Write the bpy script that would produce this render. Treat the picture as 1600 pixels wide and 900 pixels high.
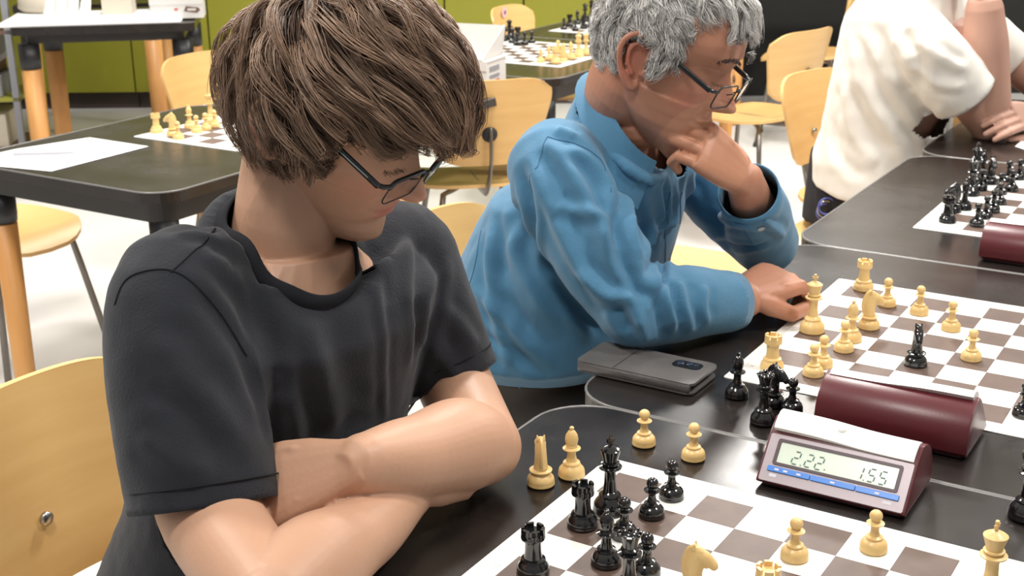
import bpy, bmesh, math, random
import numpy as np
from mathutils import Vector, Matrix, Euler, noise
from mathutils.bvhtree import BVHTree
C = bpy.context.scene.collection
PI = math.pi
random.seed(7); RNG = np.random.default_rng(7)
for o in list(bpy.data.objects): bpy.data.objects.remove(o)

# ---------------------------------------------------------------- camera
PITCH, ROLL, CZ, FPX, TZ = .32152677, -.01054964, 1.42061833, 2047.4, .74
_F = Vector((0, math.cos(PITCH), -math.sin(PITCH))); _u = Vector((0, math.sin(PITCH), math.cos(PITCH)))
_X = Vector((math.cos(ROLL), 0, 0)) + math.sin(ROLL)*_u
_U = Vector((-math.sin(ROLL), 0, 0)) + math.cos(ROLL)*_u
CAM = Vector((0, 0, CZ))
cd = bpy.data.cameras.new('camera'); cam = bpy.data.objects.new('camera', cd); C.objects.link(cam)
cd.sensor_width = 36; cd.lens = 36*FPX/1600; cd.clip_start = .05; cd.clip_end = 60
cam.matrix_world = Matrix((( _X.x, _U.x, -_F.x, 0), (_X.y, _U.y, -_F.y, 0), (_X.z, _U.z, -_F.z, CZ), (0, 0, 0, 1)))
cd.dof.use_dof = True; cd.dof.focus_distance = 1.4; cd.dof.aperture_fstop = 15
sc = bpy.context.scene; sc.camera = cam
sc.view_settings.view_transform = 'Standard'; sc.view_settings.look = 'None'
sc.view_settings.gamma = 1; sc.view_settings.use_curve_mapping = False
sc.view_settings.exposure = EXPO = 0.0

# ---------------------------------------------------------------- world and lamps
w = bpy.data.worlds.new('world'); sc.world = w; w.use_nodes = True
w.node_tree.nodes['Background'].inputs[0].default_value = (.95, .97, 1, 1)
w.node_tree.nodes['Background'].inputs[1].default_value = .32
def lamp(name, loc, size, power, col=(1, .965, .92), rot=(0, 0, 0), sy=None):
    l = bpy.data.lights.new(name, 'AREA'); l.energy = power; l.color = col; l.size = size
    l.shape = 'RECTANGLE' if sy else 'SQUARE'
    if sy: l.size_y = sy
    o = bpy.data.objects.new(name, l); C.objects.link(o); o.location = loc; o.rotation_euler = rot
    return o
for i, (x, y, s, p) in enumerate([(-.5, .6, .35, 27), (1.5, 1.3, .35, 38), (-1.7, 2.3, .4, 56), (.3, 3.0, .4, 62), (2.4, 3.4, .4, 48),
                                  (-1.5, 5.5, .5, 58), (1.2, 5.6, .5, 70), (3.2, 5.6, .5, 45)]):
    lamp('ceiling_lamp', (x, y, 2.93), s, p)

def at(px, py, Y):
    "the point seen at pixel (px, py) whose world y is Y"
    d = _F + _X*((px-800)/FPX) - _U*((py-450)/FPX); return CAM + d*(Y/d.y)
def atz(px, py, z=TZ):
    d = _F + _X*((px-800)/FPX) - _U*((py-450)/FPX); return CAM + d*((z-CZ)/d.z)
# table rows run along one common direction: a points from the players across the tables, b towards the camera end of the row
TH = -.555
AX = Vector((math.cos(TH), math.sin(TH), 0)); BX = Vector((math.sin(TH), -math.cos(TH), 0))
O1 = Vector((.12127392, 1.36612609, 0))
def W(a, b, z=TZ): return O1 + AX*a + BX*b + Vector((0, 0, z))

# ---------------------------------------------------------------- materials
def mat(name, col, rough=.5, metal=0, spec=.5, coat=0, coat_r=.05, noise_amt=0, noise_scale=8, col2=None, bump=0, bump_scale=60, sss=0, trans=0, sheen=0, alpha=1, stretch=None, rough_var=0):
    m = bpy.data.materials.new(name); m.use_nodes = True
    nt = m.node_tree; b = nt.nodes['Principled BSDF']; L = nt.links.new
    b.inputs['Base Color'].default_value = (*col, 1); b.inputs['Roughness'].default_value = rough
    b.inputs['Metallic'].default_value = metal; b.inputs['Specular IOR Level'].default_value = spec
    b.inputs['Coat Weight'].default_value = coat; b.inputs['Coat Roughness'].default_value = coat_r
    b.inputs['Transmission Weight'].default_value = trans; b.inputs['Alpha'].default_value = alpha
    if sheen: b.inputs['Sheen Weight'].default_value = sheen; b.inputs['Sheen Roughness'].default_value = .6
    if sss:
        b.inputs['Subsurface Weight'].default_value = sss; b.inputs['Subsurface Radius'].default_value = (.012, .005, .003); b.inputs['Subsurface Scale'].default_value = 1
    tc = nt.nodes.new('ShaderNodeTexCoord'); mp = nt.nodes.new('ShaderNodeMapping'); L(tc.outputs['Object'], mp.inputs[0])
    if stretch: mp.inputs['Scale'].default_value = stretch
    if col2 is not None:
        n = nt.nodes.new('ShaderNodeTexNoise'); n.inputs['Scale'].default_value = noise_scale; n.inputs['Detail'].default_value = 6; L(mp.outputs[0], n.inputs[0])
        r = nt.nodes.new('ShaderNodeValToRGB'); L(n.outputs[0], r.inputs[0])
        r.color_ramp.elements[0].color = (*col, 1); r.color_ramp.elements[1].color = (*col2, 1)
        r.color_ramp.elements[0].position = .35; r.color_ramp.elements[1].position = .68
        L(r.outputs[0], b.inputs['Base Color'])
    if rough_var:
        n = nt.nodes.new('ShaderNodeTexNoise'); n.inputs['Scale'].default_value = 5; n.inputs['Detail'].default_value = 8; L(mp.outputs[0], n.inputs[0])
        q = nt.nodes.new('ShaderNodeMapRange'); L(n.outputs[0], q.inputs[0]); q.inputs[1].default_value = .3; q.inputs[2].default_value = .7
        q.inputs[3].default_value = rough-rough_var; q.inputs[4].default_value = rough+rough_var; L(q.outputs[0], b.inputs['Roughness'])
    if bump:
        n = nt.nodes.new('ShaderNodeTexNoise'); n.inputs['Scale'].default_value = bump_scale; n.inputs['Detail'].default_value = 4; L(mp.outputs[0], n.inputs[0])
        k = nt.nodes.new('ShaderNodeBump'); k.inputs['Strength'].default_value = bump; k.inputs['Distance'].default_value = .002
        L(n.outputs[0], k.inputs['Height']); L(k.outputs[0], b.inputs['Normal'])
    return m
def use_attr(m, name='Col'):
    nt = m.node_tree; a = nt.nodes.new('ShaderNodeVertexColor'); a.layer_name = name
    nt.links.new(a.outputs[0], nt.nodes['Principled BSDF'].inputs['Base Color']); return m
M = dict(
 floor=mat('floor_lino', (.74, .73, .71), .35, col2=(.80, .79, .77), noise_scale=1.5, spec=.4),
 white_wall=mat('white_wall', (.8, .79, .77), .8),
 ceiling=mat('ceiling_paint', (.82, .81, .79), .9),
 green=mat('olive_green_laminate', (.255, .25, .022), .45, col2=(.275, .27, .026), noise_scale=2),
 plinth=mat('dark_plinth', (.05, .035, .03), .6),
 table=mat('black_table_linoleum', (.013, .010, .009), .26, spec=.5, col2=(.022, .017, .015), noise_scale=14, rough_var=.07, bump=.06, bump_scale=25),
 edge=mat('table_edge_black', (.02, .017, .015), .38),
 lip=mat('table_edge_highlight', (.16, .155, .15), .3, spec=.7),
 wood=mat('beech_veneer', (.78, .50, .20), .38, col2=(.70, .42, .155), noise_scale=3, stretch=(1, 1, 9), spec=.4, coat=.15),
 beech=mat('beech_leg', (.70, .36, .12), .45, col2=(.60, .28, .085), noise_scale=5, stretch=(6, 6, .6)),
 legcap=mat('black_leg_cap', (.012, .012, .014), .4),
 steel=mat('dark_steel_tube', (.22, .20, .18), .35, metal=.8),
 rubber=mat('rubber', (.02, .02, .02), .7),
 rivet=mat('rivet_steel', (.45, .44, .42), .3, metal=1),
 cream=mat('boxwood_piece', (.80, .56, .24), .33, spec=.5, col2=(.76, .51, .20), noise_scale=60, stretch=(1, 1, .3)),
 black=mat('black_lacquer_piece', (.006, .006, .007), .12, spec=.6, coat=.5, coat_r=.04),
 felt=mat('felt', (.03, .07, .04), .95),
 bwhite=mat('board_vinyl_white', (.84, .83, .79), .42),
 bbrown=mat('board_vinyl_brown', (.098, .060, .046), .45, col2=(.122, .078, .060), noise_scale=30),
 bline=mat('board_print_line', (.12, .12, .11), .5),
 bprint=mat('board_print_grey', (.45, .46, .45), .5),
 maroon=mat('clock_maroon', (.095, .012, .017), .33, spec=.5, bump=.05, bump_scale=400),
 mauve=mat('clock_front_mauve', (.31, .265, .285), .38, metal=.3, spec=.5),
 clockdark=mat('clock_dark', (.05, .022, .03), .4),
 lever=mat('clock_lever_white', (.86, .86, .83), .35),
 grey=mat('grey_plastic', (.33, .32, .33), .4),
 lcd=mat('lcd_screen', (.62, .70, .60), .2),
 digit=mat('lcd_digit', (.06, .13, .10), .4),
 blue=mat('clock_blue_strip', (.035, .19, .62), .3),
 bluedark=mat('clock_blue_gap', (.01, .05, .25), .4),
 print=mat('clock_print', (.62, .60, .66), .5),
 phone=mat('phone_case_leather', (.085, .08, .078), .42, col2=(.125, .118, .113), noise_scale=18, bump=.25, bump_scale=220),
 phonedark=mat('phone_black', (.01, .01, .012), .25),
 lens=mat('camera_lens', (.02, .03, .06), .08, coat=.6),
 paper=mat('paper', (.88, .88, .87), .6),
 card=mat('white_card', (.72, .70, .68), .6),
 foam=mat('grey_card', (.62, .60, .57), .7),
 pen=mat('white_pen', (.50, .50, .55), .3),
 greybox=mat('grey_box', (.30, .31, .34), .5), lilac=mat('lilac_box', (.55, .53, .66), .5), brownbox=mat('brown_box', (.16, .09, .06), .6),
 beige=mat('beige_cloth', (.62, .56, .46), .8), navy=mat('navy_card', (.02, .06, .30), .5), redp=mat('red_print', (.55, .12, .10), .5),
 pink=mat('pink_sticker', (.80, .55, .60), .5), purple=mat('purple_print', (.22, .08, .22), .5),
 glass=mat('spectacle_lens', (1, 1, 1), .02, trans=1, spec=.5), frame=mat('spectacle_frame', (.008, .010, .013), .25, coat=.3),
 frame_silver=mat('spectacle_inlay', (.5, .6, .6), .25, metal=.9),
 tshirt=mat('charcoal_cotton', (.015, .017, .023), .85, spec=.2, col2=(.023, .025, .033), noise_scale=9, bump=.35, bump_scale=350, sheen=.12),
 tseam=mat('charcoal_seam', (.016, .017, .021), .9, spec=.2),
 shirt=mat('blue_cotton', (.058, .185, .315), .7, spec=.2, col2=(.070, .210, .350), noise_scale=7, bump=.25, bump_scale=350, sheen=.2),
 shirt_in=mat('blue_cotton_inner', (.045, .14, .25), .8, spec=.2),
 button=mat('shirt_button', (.55, .62, .66), .25),
 white_cotton=mat('white_cotton', (.79, .755, .69), .8, spec=.2, col2=(.83, .80, .735), noise_scale=6, sheen=.2),
 trouser=mat('dark_trousers', (.012, .012, .016), .85), trouser_grey=mat('grey_trousers', (.11, .10, .09), .85),
 shoe=mat('shoe_black', (.02, .018, .018), .5),
 ring=mat('key_ring', (.10, .12, .45), .35),
 dark=mat('near_black', (.010, .010, .009), .7), olive=mat('dark_olive', (.055, .055, .012), .6),
 reddark=mat('dark_red_post', (.06, .02, .015), .5), yellowline=mat('yellow_green_shelf', (.38, .38, .06), .5),
)
M['glass'].node_tree.nodes['Principled BSDF'].inputs['IOR'].default_value = 1.12
def skin_mat(name, rough=.45):
    return use_attr(mat(name, (.6, .35, .25), rough, spec=.4, sss=.12, bump=.12, bump_scale=180))

# ---------------------------------------------------------------- helpers
def link(name, me, parent=None, smooth=False):
    o = bpy.data.objects.new(name, me); C.objects.link(o)
    if parent is not None: o.parent = parent
    if smooth: me.polygons.foreach_set('use_smooth', [True]*len(me.polygons))
    return o
def tag(o, label=None, cat=None, group=None, kind=None):
    if label: o['label'] = label
    if cat: o['category'] = cat
    if group: o['group'] = group
    if kind: o['kind'] = kind
    return o
def thing(name, label, cat, loc=(0, 0, 0), rotz=0, group=None):
    o = bpy.data.objects.new(name, None); C.objects.link(o); o.empty_display_size = .05
    o.location = loc; o.rotation_euler = (0, 0, rotz); return tag(o, label, cat, group)
def obj(name, bm, mats, parent=None, smooth=False, bevel=0):
    me = bpy.data.meshes.new(name)
    if bevel: bmesh.ops.bevel(bm, geom=[e for e in bm.edges if e.calc_face_angle(0) > .6], offset=bevel, segments=2, affect='EDGES', profile=.6)
    bmesh.ops.recalc_face_normals(bm, faces=bm.faces); bm.to_mesh(me); bm.free()
    for m in (mats if isinstance(mats, (list, tuple)) else [mats]): me.materials.append(m)
    return link(name, me, parent, smooth)
def npmesh(name, V, F, mats, parent=None, smooth=True):
    me = bpy.data.meshes.new(name); me.from_pydata([tuple(v) for v in V], [], [tuple(f) for f in F]); me.update()
    for m in (mats if isinstance(mats, (list, tuple)) else [mats]): me.materials.append(m)
    return link(name, me, parent, smooth)
def box(bm, x0, x1, y0, y1, z0, z1, mi=0, mtx=None):
    vs = [bm.verts.new((x, y, z)) for z in (z0, z1) for y in (y0, y1) for x in (x0, x1)]
    fs = [bm.faces.new([vs[i] for i in f]) for f in ((0, 2, 3, 1), (4, 5, 7, 6), (0, 1, 5, 4), (2, 6, 7, 3), (0, 4, 6, 2), (1, 3, 7, 5))]
    for f in fs: f.material_index = mi
    if mtx is not None: bmesh.ops.transform(bm, matrix=mtx, verts=vs)
    return vs
def lathe(bm, prof, n=28, mi=0, origin=(0, 0, 0)):
    rings = []
    ox, oy, oz = origin
    for r, z in prof:
        if r < 1e-6: rings.append([bm.verts.new((ox, oy, oz+z))])
        else: rings.append([bm.verts.new((ox+r*math.cos(2*PI*i/n), oy+r*math.sin(2*PI*i/n), oz+z)) for i in range(n)])
    for A, B in zip(rings, rings[1:]):
        for i in range(n):
            j = (i+1) % n
            if len(A) == 1 and len(B) == 1: continue
            f = bm.faces.new([A[0], B[j], B[i]] if len(A) == 1 else [A[i], A[j], B[0]] if len(B) == 1 else [A[i], A[j], B[j], B[i]])
            f.material_index = mi
def smooth_path(pts, n=8, closed=False):
    P = [Vector(p) for p in pts]; out = []
    m = len(P)
    for i in range(m-1 if not closed else m):
        p0 = P[max(i-1, 0)] if not closed else P[i-1]; p1 = P[i]; p2 = P[(i+1) % m]; p3 = P[min(i+2, m-1)] if not closed else P[(i+2) % m]
        for k in range(n):
            t = k/n
            out.append(.5*((2*p1)+(-p0+p2)*t+(2*p0-5*p1+4*p2-p3)*t*t+(-p0+3*p1-3*p2+p3)*t**3))
    if not closed: out.append(P[-1].copy())
    return out
def tube(bm, pts, rad, n=12, mi=0, caps=True, flat=1.0, up=None, round_caps=False):
    "tube along pts; rad a number or one per point (or (ra, rb) pairs); sections kept square to the path"
    P = [Vector(p) for p in pts]; m = len(P)
    R = [rad]*m if not isinstance(rad, (list, tuple)) else list(rad)
    R = [(r, r*flat) if not isinstance(r, (tuple, list)) else tuple(r) for r in R]
    if round_caps:
        d0 = (P[0]-P[1]).normalized(); d1 = (P[-1]-P[-2]).normalized(); a, b = R[0], R[-1]
        P = [P[0]+d0*min(a)*.85, P[0]+d0*min(a)*.5] + P + [P[-1]+d1*min(b)*.5, P[-1]+d1*min(b)*.85]
        R = [(a[0]*.45, a[1]*.45), (a[0]*.84, a[1]*.84)] + R + [(b[0]*.84, b[1]*.84), (b[0]*.45, b[1]*.45)]; m = len(P)
    side = None; rings = []
    for i in range(m):
        t = (P[min(i+1, m-1)]-P[max(i-1, 0)]).normalized()
        if up is not None: side = t.cross(Vector(up)).normalized()
        elif side is None: side = t.orthogonal().normalized()
        else: side = (side-t*side.dot(t)).normalized()
        q = side.cross(t).normalized()
        rings.append([bm.verts.new(P[i]+side*(R[i][0]*math.cos(2*PI*k/n))+q*(R[i][1]*math.sin(2*PI*k/n))) for k in range(n)])
    for A, B in zip(rings, rings[1:]):
        for k in range(n):
            bm.faces.new((A[k], A[(k+1) % n], B[(k+1) % n], B[k])).material_index = mi
    if caps:
        bm.faces.new(rings[0][::-1]).material_index = mi; bm.faces.new(rings[-1]).material_index = mi
def prism(bm, poly, z0, z1, mi=0, mtx=None, mi_side=None):
    "poly = (x, y) outline, extruded between z0 and z1"
    a = [bm.verts.new((x, y, z0)) for x, y in poly]; b = [bm.verts.new((x, y, z1)) for x, y in poly]
    bm.faces.new(a[::-1]).material_index = mi; bm.faces.new(b).material_index = mi; n = len(poly)
    for i in range(n): bm.faces.new((a[i], a[(i+1) % n], b[(i+1) % n], b[i])).material_index = mi if mi_side is None else mi_side
    if mtx is not None: bmesh.ops.transform(bm, matrix=mtx, verts=a+b)
    return a+b
def rrect(x0, x1, y0, y1, r, n=8):
    out = []
    for cx, cy, a0 in ((x1-r, y1-r, 0), (x0+r, y1-r, PI/2), (x0+r, y0+r, PI), (x1-r, y0+r, 1.5*PI)):
        for k in range(n+1): a = a0+PI/2*k/n; out.append((cx+r*math.cos(a), cy+r*math.sin(a)))
    return out
def text_bm(bm, s, size, mtx, mi=0, depth=0):
    cu = bpy.data.curves.new('t', 'FONT'); cu.body = s; cu.size = size; cu.align_x = 'CENTER'; cu.align_y = 'CENTER'; cu.resolution_u = 2
    o = bpy.data.objects.new('t', cu); C.objects.link(o); dg = bpy.context.evaluated_depsgraph_get(); me = bpy.data.meshes.new_from_object(o.evaluated_get(dg))
    n0 = len(bm.verts); f0 = len(bm.faces); bm.from_mesh(me); bm.verts.ensure_lookup_table(); bm.faces.ensure_lookup_table()
    bmesh.ops.transform(bm, matrix=mtx, verts=bm.verts[n0:])
    for f in bm.faces[f0:]: f.material_index = mi
    bpy.data.objects.remove(o); bpy.data.curves.remove(cu); bpy.data.meshes.remove(me)
def dup(root, loc, rotz, label=None, group=None, name=None):
    r = root.copy(); C.objects.link(r); r.location = loc; r.rotation_euler = (0, 0, rotz)
    if label: r['label'] = label
    if group: r['group'] = group
    for ch in list(root.children):
        c = ch.copy(); C.objects.link(c); c.parent = r
        for g in ch.children: d = g.copy(); C.objects.link(d); d.parent = c
    return r
# ---------------------------------------------------------------- the room
bm = bmesh.new(); box(bm, -6, 8, -2.5, 9, -.05, 0); tag(obj('floor', bm, M['floor']), kind='structure')
bm = bmesh.new(); box(bm, -6, 8, -2.5, 9, 3.0, 3.1); tag(obj('ceiling', bm, M['ceiling']), kind='structure')
bm = bmesh.new(); box(bm, -6, 8, 8.25, 8.4, 0, 3.0); tag(obj('wall_back', bm, M['white_wall']), kind='structure')
bm = bmesh.new(); box(bm, -6.1, -6, -2.5, 8.4, 0, 3.0); tag(obj('wall_left', bm, M['white_wall']), kind='structure')
bm = bmesh.new(); box(bm, 8, 8.1, -2.5, 8.4, 0, 3.0); tag(obj('wall_right', bm, M['white_wall']), kind='structure')
# green cupboards standing along the back wall
places = ['left of the far table, partly behind it', 'behind the left end of the far table', 'behind the middle of the far table', 'behind the right end of the far table',
          'just right of the far table', 'fourth from the right end', 'third from the right end', 'behind the white cartons', 'behind the wooden chair with the sticker',
          'behind the rear black chessmen']
for i in range(10):
    x0 = -3.56+.4555*i
    t = thing('green_cupboard', 'olive green cupboard against back wall, '+places[i], 'cupboard', (x0, 7.66, 0), 0, 'green cupboards along the back wall')
    bm = bmesh.new(); box(bm, .003, .4525, .025, .57, .10, 2.1); obj('cupboard_body', bm, M['olive'], t)
    bm = bmesh.new(); box(bm, .003, .4525, .06, .56, 0, .10); obj('plinth', bm, M['plinth'], t)
    bm = bmesh.new(); box(bm, .005, .4505, 0, .022, .105, 1.0); obj('door', bm, M['green'], t, bevel=.002)
    bm = bmesh.new(); box(bm, .005, .4505, 0, .022, 1.008, 2.09); obj('door', bm, M['green'], t, bevel=.002)
bm = bmesh.new(); box(bm, .92, 1.0, 7.55, 7.64, 0, 2.4); tag(obj('post', bm, M['reddark'], bevel=.004), 'dark red square post at right end of green cupboards', 'post')
# near-black slab along the back wall on the right
bm = bmesh.new(); box(bm, 1.02, 7.9, 7.9, 8.24, 0, 2.6); tag(obj('wall_dark_slab', bm, M['dark']), kind='structure')

# ---------------------------------------------------------------- tables
def table(label, a0, a1, b0, b1, legs, group, rim=True):
    c = W((a0+a1)/2, (b0+b1)/2, 0); hx, hy = (a1-a0)/2, (b1-b0)/2
    t = thing('table', label, 'table', c, TH, group)      # local x = a ; local y = -b
    bm = bmesh.new(); prism(bm, rrect(-hx, hx, -hy, hy, .075), .713, .7385)
    obj('tabletop', bm, [M['table']], t)
    bm = bmesh.new()
    tube(bm, [(x, y, .7374) for x, y in rrect(-hx+.0012, hx-.0012, -hy+.0012, hy-.0012, .074)]+[(hx-.0012, hy-.075, .7374)], .0022, 6, caps=False)
    bm2 = obj('rim', bm, M['lip'], t, True)  # paler than the top: the edge highlight is put into its colour
    bm = bmesh.new(); prism(bm, rrect(-hx+.04, hx-.04, -hy+.04, hy-.04, .05), .66, .7129); obj('apron', bm, M['edge'], t)
    for sx, sy in legs:
        x, y = sx*(hx-.075), sy*(hy-.075)
        bm = bmesh.new(); lathe(bm, [(0, .58), (.031, .58), (.033, .6), (.033, .66), (0, .66)], 20, origin=(x, y, 0)); cap = None
        bm2 = bmesh.new(); lathe(bm2, [(0, 0), (.020, 0), (.024, .01), (.030, .575), (0, .58)], 20, origin=(x, y, 0)); lg = obj('leg', bm2, M['beech'], t, True)
        obj('leg_cap', bm, M['legcap'], lg, True)
    return t
ALL4 = [(-1, -1), (-1, 1), (1, -1), (1, 1)]
g1 = 'black tables of the front row'; g2 = 'black tables of the second row'
table('black table under the nearest chessboard and the folded arms of the dark T-shirt sitter', -.165, .605, -.163, .672, ALL4, g1)
table('black table with the phone case, second board and blue shirt sitter', -.165, .605, -.1001+-.903, -.165, ALL4, g1)
table('black table under the third board, right of the yellow empty seat', -.165, .605, -1.838, -1.005, ALL4, g1)
table('black table the white shirt sitter leans on', -.165, .605, -2.675, -1.84, ALL4, g1)
table('black table on the left with the paper and pen', -2.13, -1.43, -1.503, -.668, ALL4, g2)
table('black table hidden behind the brown-haired head, left of the white cartons', -2.13, -1.43, -2.338, -1.505, ALL4, g2)
table('black table under the board set up left of the grey-haired head', -2.13, -1.43, -3.173, -2.34, ALL4, g2)
table('black table at the far end, under the rear black chessmen', -2.13, -1.43, -4.01, -3.175, ALL4, g2)
# far table with the boxes
def far_table(label, x0, x1, y0, y1, rot, legs=ALL4, group=None):
    cx, cy = (x0+x1)/2, (y0+y1)/2; hx, hy = (x1-x0)/2, (y1-y0)/2
    t = thing('table', label, 'table', (cx, cy, 0), rot, group)
    bm = bmesh.new(); prism(bm, rrect(-hx, hx, -hy, hy, .03), .705, .7385); obj('tabletop', bm, M['table'], t, bevel=.003)
    bm = bmesh.new(); prism(bm, rrect(-hx+.05, hx-.05, -hy+.05, hy-.05, .03), .665, .7045); obj('apron', bm, M['edge'], t)
    for sx, sy in legs:
        x, y = sx*(hx-.06), sy*(hy-.06)
        bm2 = bmesh.new(); lathe(bm2, [(0, 0), (.033, 0), (.038, .01), (.043, .555), (0, .56)], 20, origin=(x, y, 0)); lg = obj('leg', bm2, M['beech'], t, True)
        bm = bmesh.new(); lathe(bm, [(0, .56), (.044, .56), (.045, .6), (.045, .665), (0, .665)], 20, origin=(x, y, 0)); obj('leg_cap', bm, M['legcap'], lg, True)
    return t
# ---------------------------------------------------------------- chessboards
SQ = .055
def board(label, a0, b0, th=TH, grp='roll-up chessboards'):
    "outer corner of the playing field (far left as the players' side goes) at row coordinates a0, b0"
    c = W(a0, b0, TZ-.0013)
    t = thing('chessboard', label, 'chessboard', c, th, grp)
    # local x = a, local y = -b
    B = .029; N = 8*SQ
    bm = bmesh.new(); prism(bm, rrect(-B, N+B, -N-B, B, .004, 3), 0, .0012); obj('mat_sheet', bm, M['bwhite'], t)
    bm = bmesh.new(); bl = bmesh.new()
    for i in range(8):
        for j in range(8):
            if (i+j) % 2 == 0:
                box(bm, i*SQ, (i+1)*SQ, -(j+1)*SQ, -j*SQ, .00105, .00135)
    obj('dark_squares', bm, M['bbrown'], t)['kind'] = 'stuff'
    e = .0105
    for (x0, x1, y0, y1) in ((-B+e, N+B-e, B-e-.0007, B-e), (-B+e, N+B-e, -N-B+e, -N-B+e+.0007), (-B+e, -B+e+.0007, -N-B+e, B-e), (N+B-e-.0007, N+B-e, -N-B+e, B-e)):
        box(bl, x0, x1, y0, y1, .0011, .0013)
    for k in range(8):
        for s, x, y, r in (('12345678'[k], (k+.5)*SQ, .0095, 0), ('HGFEDCBA'[k], -.0095, -(k+.5)*SQ, 0), ('12345678'[k], (k+.5)*SQ, -N-.0095, 0), ('HGFEDCBA'[k], N+.0095, -(k+.5)*SQ, 0)):
            text_bm(bl, s, .009, Matrix.Translation((x, y, .0014)) @ Matrix.Rotation(-PI/2, 4, 'Z'))
    obj('border_print', bl, M['bprint'], t)
    return t
def bpos(bd, i, j):
    "world position of column i, row j (in squares) on a board"
    th = bd.rotation_euler.z
    return Vector(bd.location)+Vector((math.cos(th), math.sin(th), 0))*(i*SQ)+Vector((math.sin(th), -math.cos(th), 0))*(j*SQ)+Vector((0, 0, .0014))

# ---------------------------------------------------------------- chessmen
def base_prof(r, h):   # foot common to all the men
    return [(0, 0), (r*.93, 0), (r, h*.02), (r*1.0, h*.05), (r*.97, h*.07), (r*.985, h*.10), (r*.93, h*.16), (r*.80, h*.205)]
PR = {}
def pawn_p(h=.0455, r=.0143):
    return base_prof(r, h*1.25)+[(r*.58, h*.30), (r*.62, h*.325), (r*.60, h*.35), (r*.40, h*.385), (r*.30, h*.48), (r*.30, h*.58), (r*.36, h*.63), (r*.62, h*.665), (r*.64, h*.685), (r*.40, h*.71), (r*.32, h*.72)] + \
        [(r*.47*math.sin(a), h*.86-h*.14*math.cos(a)*1.0) for a in np.linspace(.6, PI-.01, 9)]
def bishop_p(h=.062, r=.0155):
    return base_prof(r, h*.95)+[(r*.62, h*.24), (r*.66, h*.26), (r*.62, h*.285), (r*.42, h*.31), (r*.32, h*.42), (r*.32, h*.50), (r*.45, h*.53), (r*.66, h*.55), (r*.67, h*.565), (r*.44, h*.59), (r*.42, h*.62), (r*.40, h*.63),
        (r*.47, h*.70), (r*.49, h*.75), (r*.43, h*.83), (r*.26, h*.90), (r*.12, h*.925), (r*.17, h*.95), (r*.17, h*.975), (r*.08, h*.995), (0, h)]
def rook_p(h=.050, r=.0165):
    return base_prof(r, h*1.15)+[(r*.74, h*.27), (r*.78, h*.29), (r*.74, h*.32), (r*.56, h*.35), (r*.50, h*.50), (r*.50, h*.66), (r*.54, h*.72), (r*.72, h*.76), (r*.74, h*.80), (r*.72, h*.82), (r*.72, h*1.0), (r*.52, h*1.0), (r*.50, h*.93), (0, h*.92)]
def queen_p(h=.078, r=.0175):
    return base_prof(r, h*.85)+[(r*.64, h*.22), (r*.68, h*.24), (r*.62, h*.26), (r*.42, h*.29), (r*.33, h*.40), (r*.32, h*.56), (r*.42, h*.60), (r*.66, h*.62), (r*.67, h*.635), (r*.45, h*.655), (r*.52, h*.68), (r*.50, h*.695), (r*.40, h*.71), (r*.46, h*.80), (r*.60, h*.885), (r*.62, h*.895), (r*.50, h*.90), (r*.42, h*.925), (r*.20, h*.945), (r*.10, h*.95), (r*.17, h*.965), (r*.17, h*.985), (0, h)]
def king_p(h=.089, r=.0185):
    return base_prof(r, h*.80)+[(r*.62, h*.21), (r*.66, h*.23), (r*.60, h*.25), (r*.42, h*.28), (r*.34, h*.40), (r*.33, h*.53), (r*.42, h*.57), (r*.68, h*.59), (r*.69, h*.605), (r*.45, h*.625), (r*.54, h*.645), (r*.54, h*.66), (r*.42, h*.67), (r*.46, h*.72), (r*.61, h*.82), (r*.62, h*.83), (r*.56, h*.84), (r*.32, h*.87), (r*.20, h*.88), (r*.15, h*.885), (0, h*.885)]
def knight_head(bm):
    # side outline (x forward, z up) swept over a thickness that narrows at the muzzle and the crest
    sec = [  # centre x, z, half length along x, half width y (stacked from collar to poll)
        (-.0005, .0195, .0092, .0085), (-.0010, .025, .0086, .0078), (-.0015, .031, .0090, .0072), (-.0010, .037, .0102, .0068), (.0008, .043, .0112, .0066), (.0022, .049, .0100, .0062), (.0020, .054, .0070, .0052), (.0005, .0575, .0035, .0032)]
    n = 16; rings = []
    for cx, z, hl, hw in sec:
        rings.append([bm.verts.new((cx+hl*math.cos(2*PI*k/n), hw*math.sin(2*PI*k/n)*(1-.25*max(0, -math.cos(2*PI*k/n))), z)) for k in range(n)])
    for A, B in zip(rings, rings[1:]):
        for k in range(n): bm.faces.new((A[k], A[(k+1) % n], B[(k+1) % n], B[k]))
    bm.faces.new(rings[0][::-1]); bm.faces.new(rings[-1])
    # muzzle
    tube(bm, smooth_path([(.003, 0, .0495), (.010, 0, .0465), (.016, 0, .0415), (.0185, 0, .0385)], 3), [(.0072, .0064), (.0070, .0062), (.0068, .0060), (.0064, .0057), (.0060, .0052), (.0057, .0048), (.0052, .0044), (.0050, .0042), (.0047, .0040), (.0044, .0038)], 12, round_caps=True)
    # jaw line, ears, mane ridge
    tube(bm, [(.006, 0, .044), (.011, 0, .0385)], [(.0050, .0048), (.0034, .0034)], 10, round_caps=True)
    for s in (-1, 1): tube(bm, [(-.001, s*.0032, .055), (-.0005, s*.0040, .0605)], [.0024, .0010], 8, round_caps=True)
    mane = smooth_path([(-.0095, 0, .024), (-.0115, 0, .034), (-.0108, 0, .044), (-.0070, 0, .053), (-.001, 0, .0575)], 4)
    tube(bm, mane, [.0022]*len(mane), 8, round_caps=True)
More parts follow.
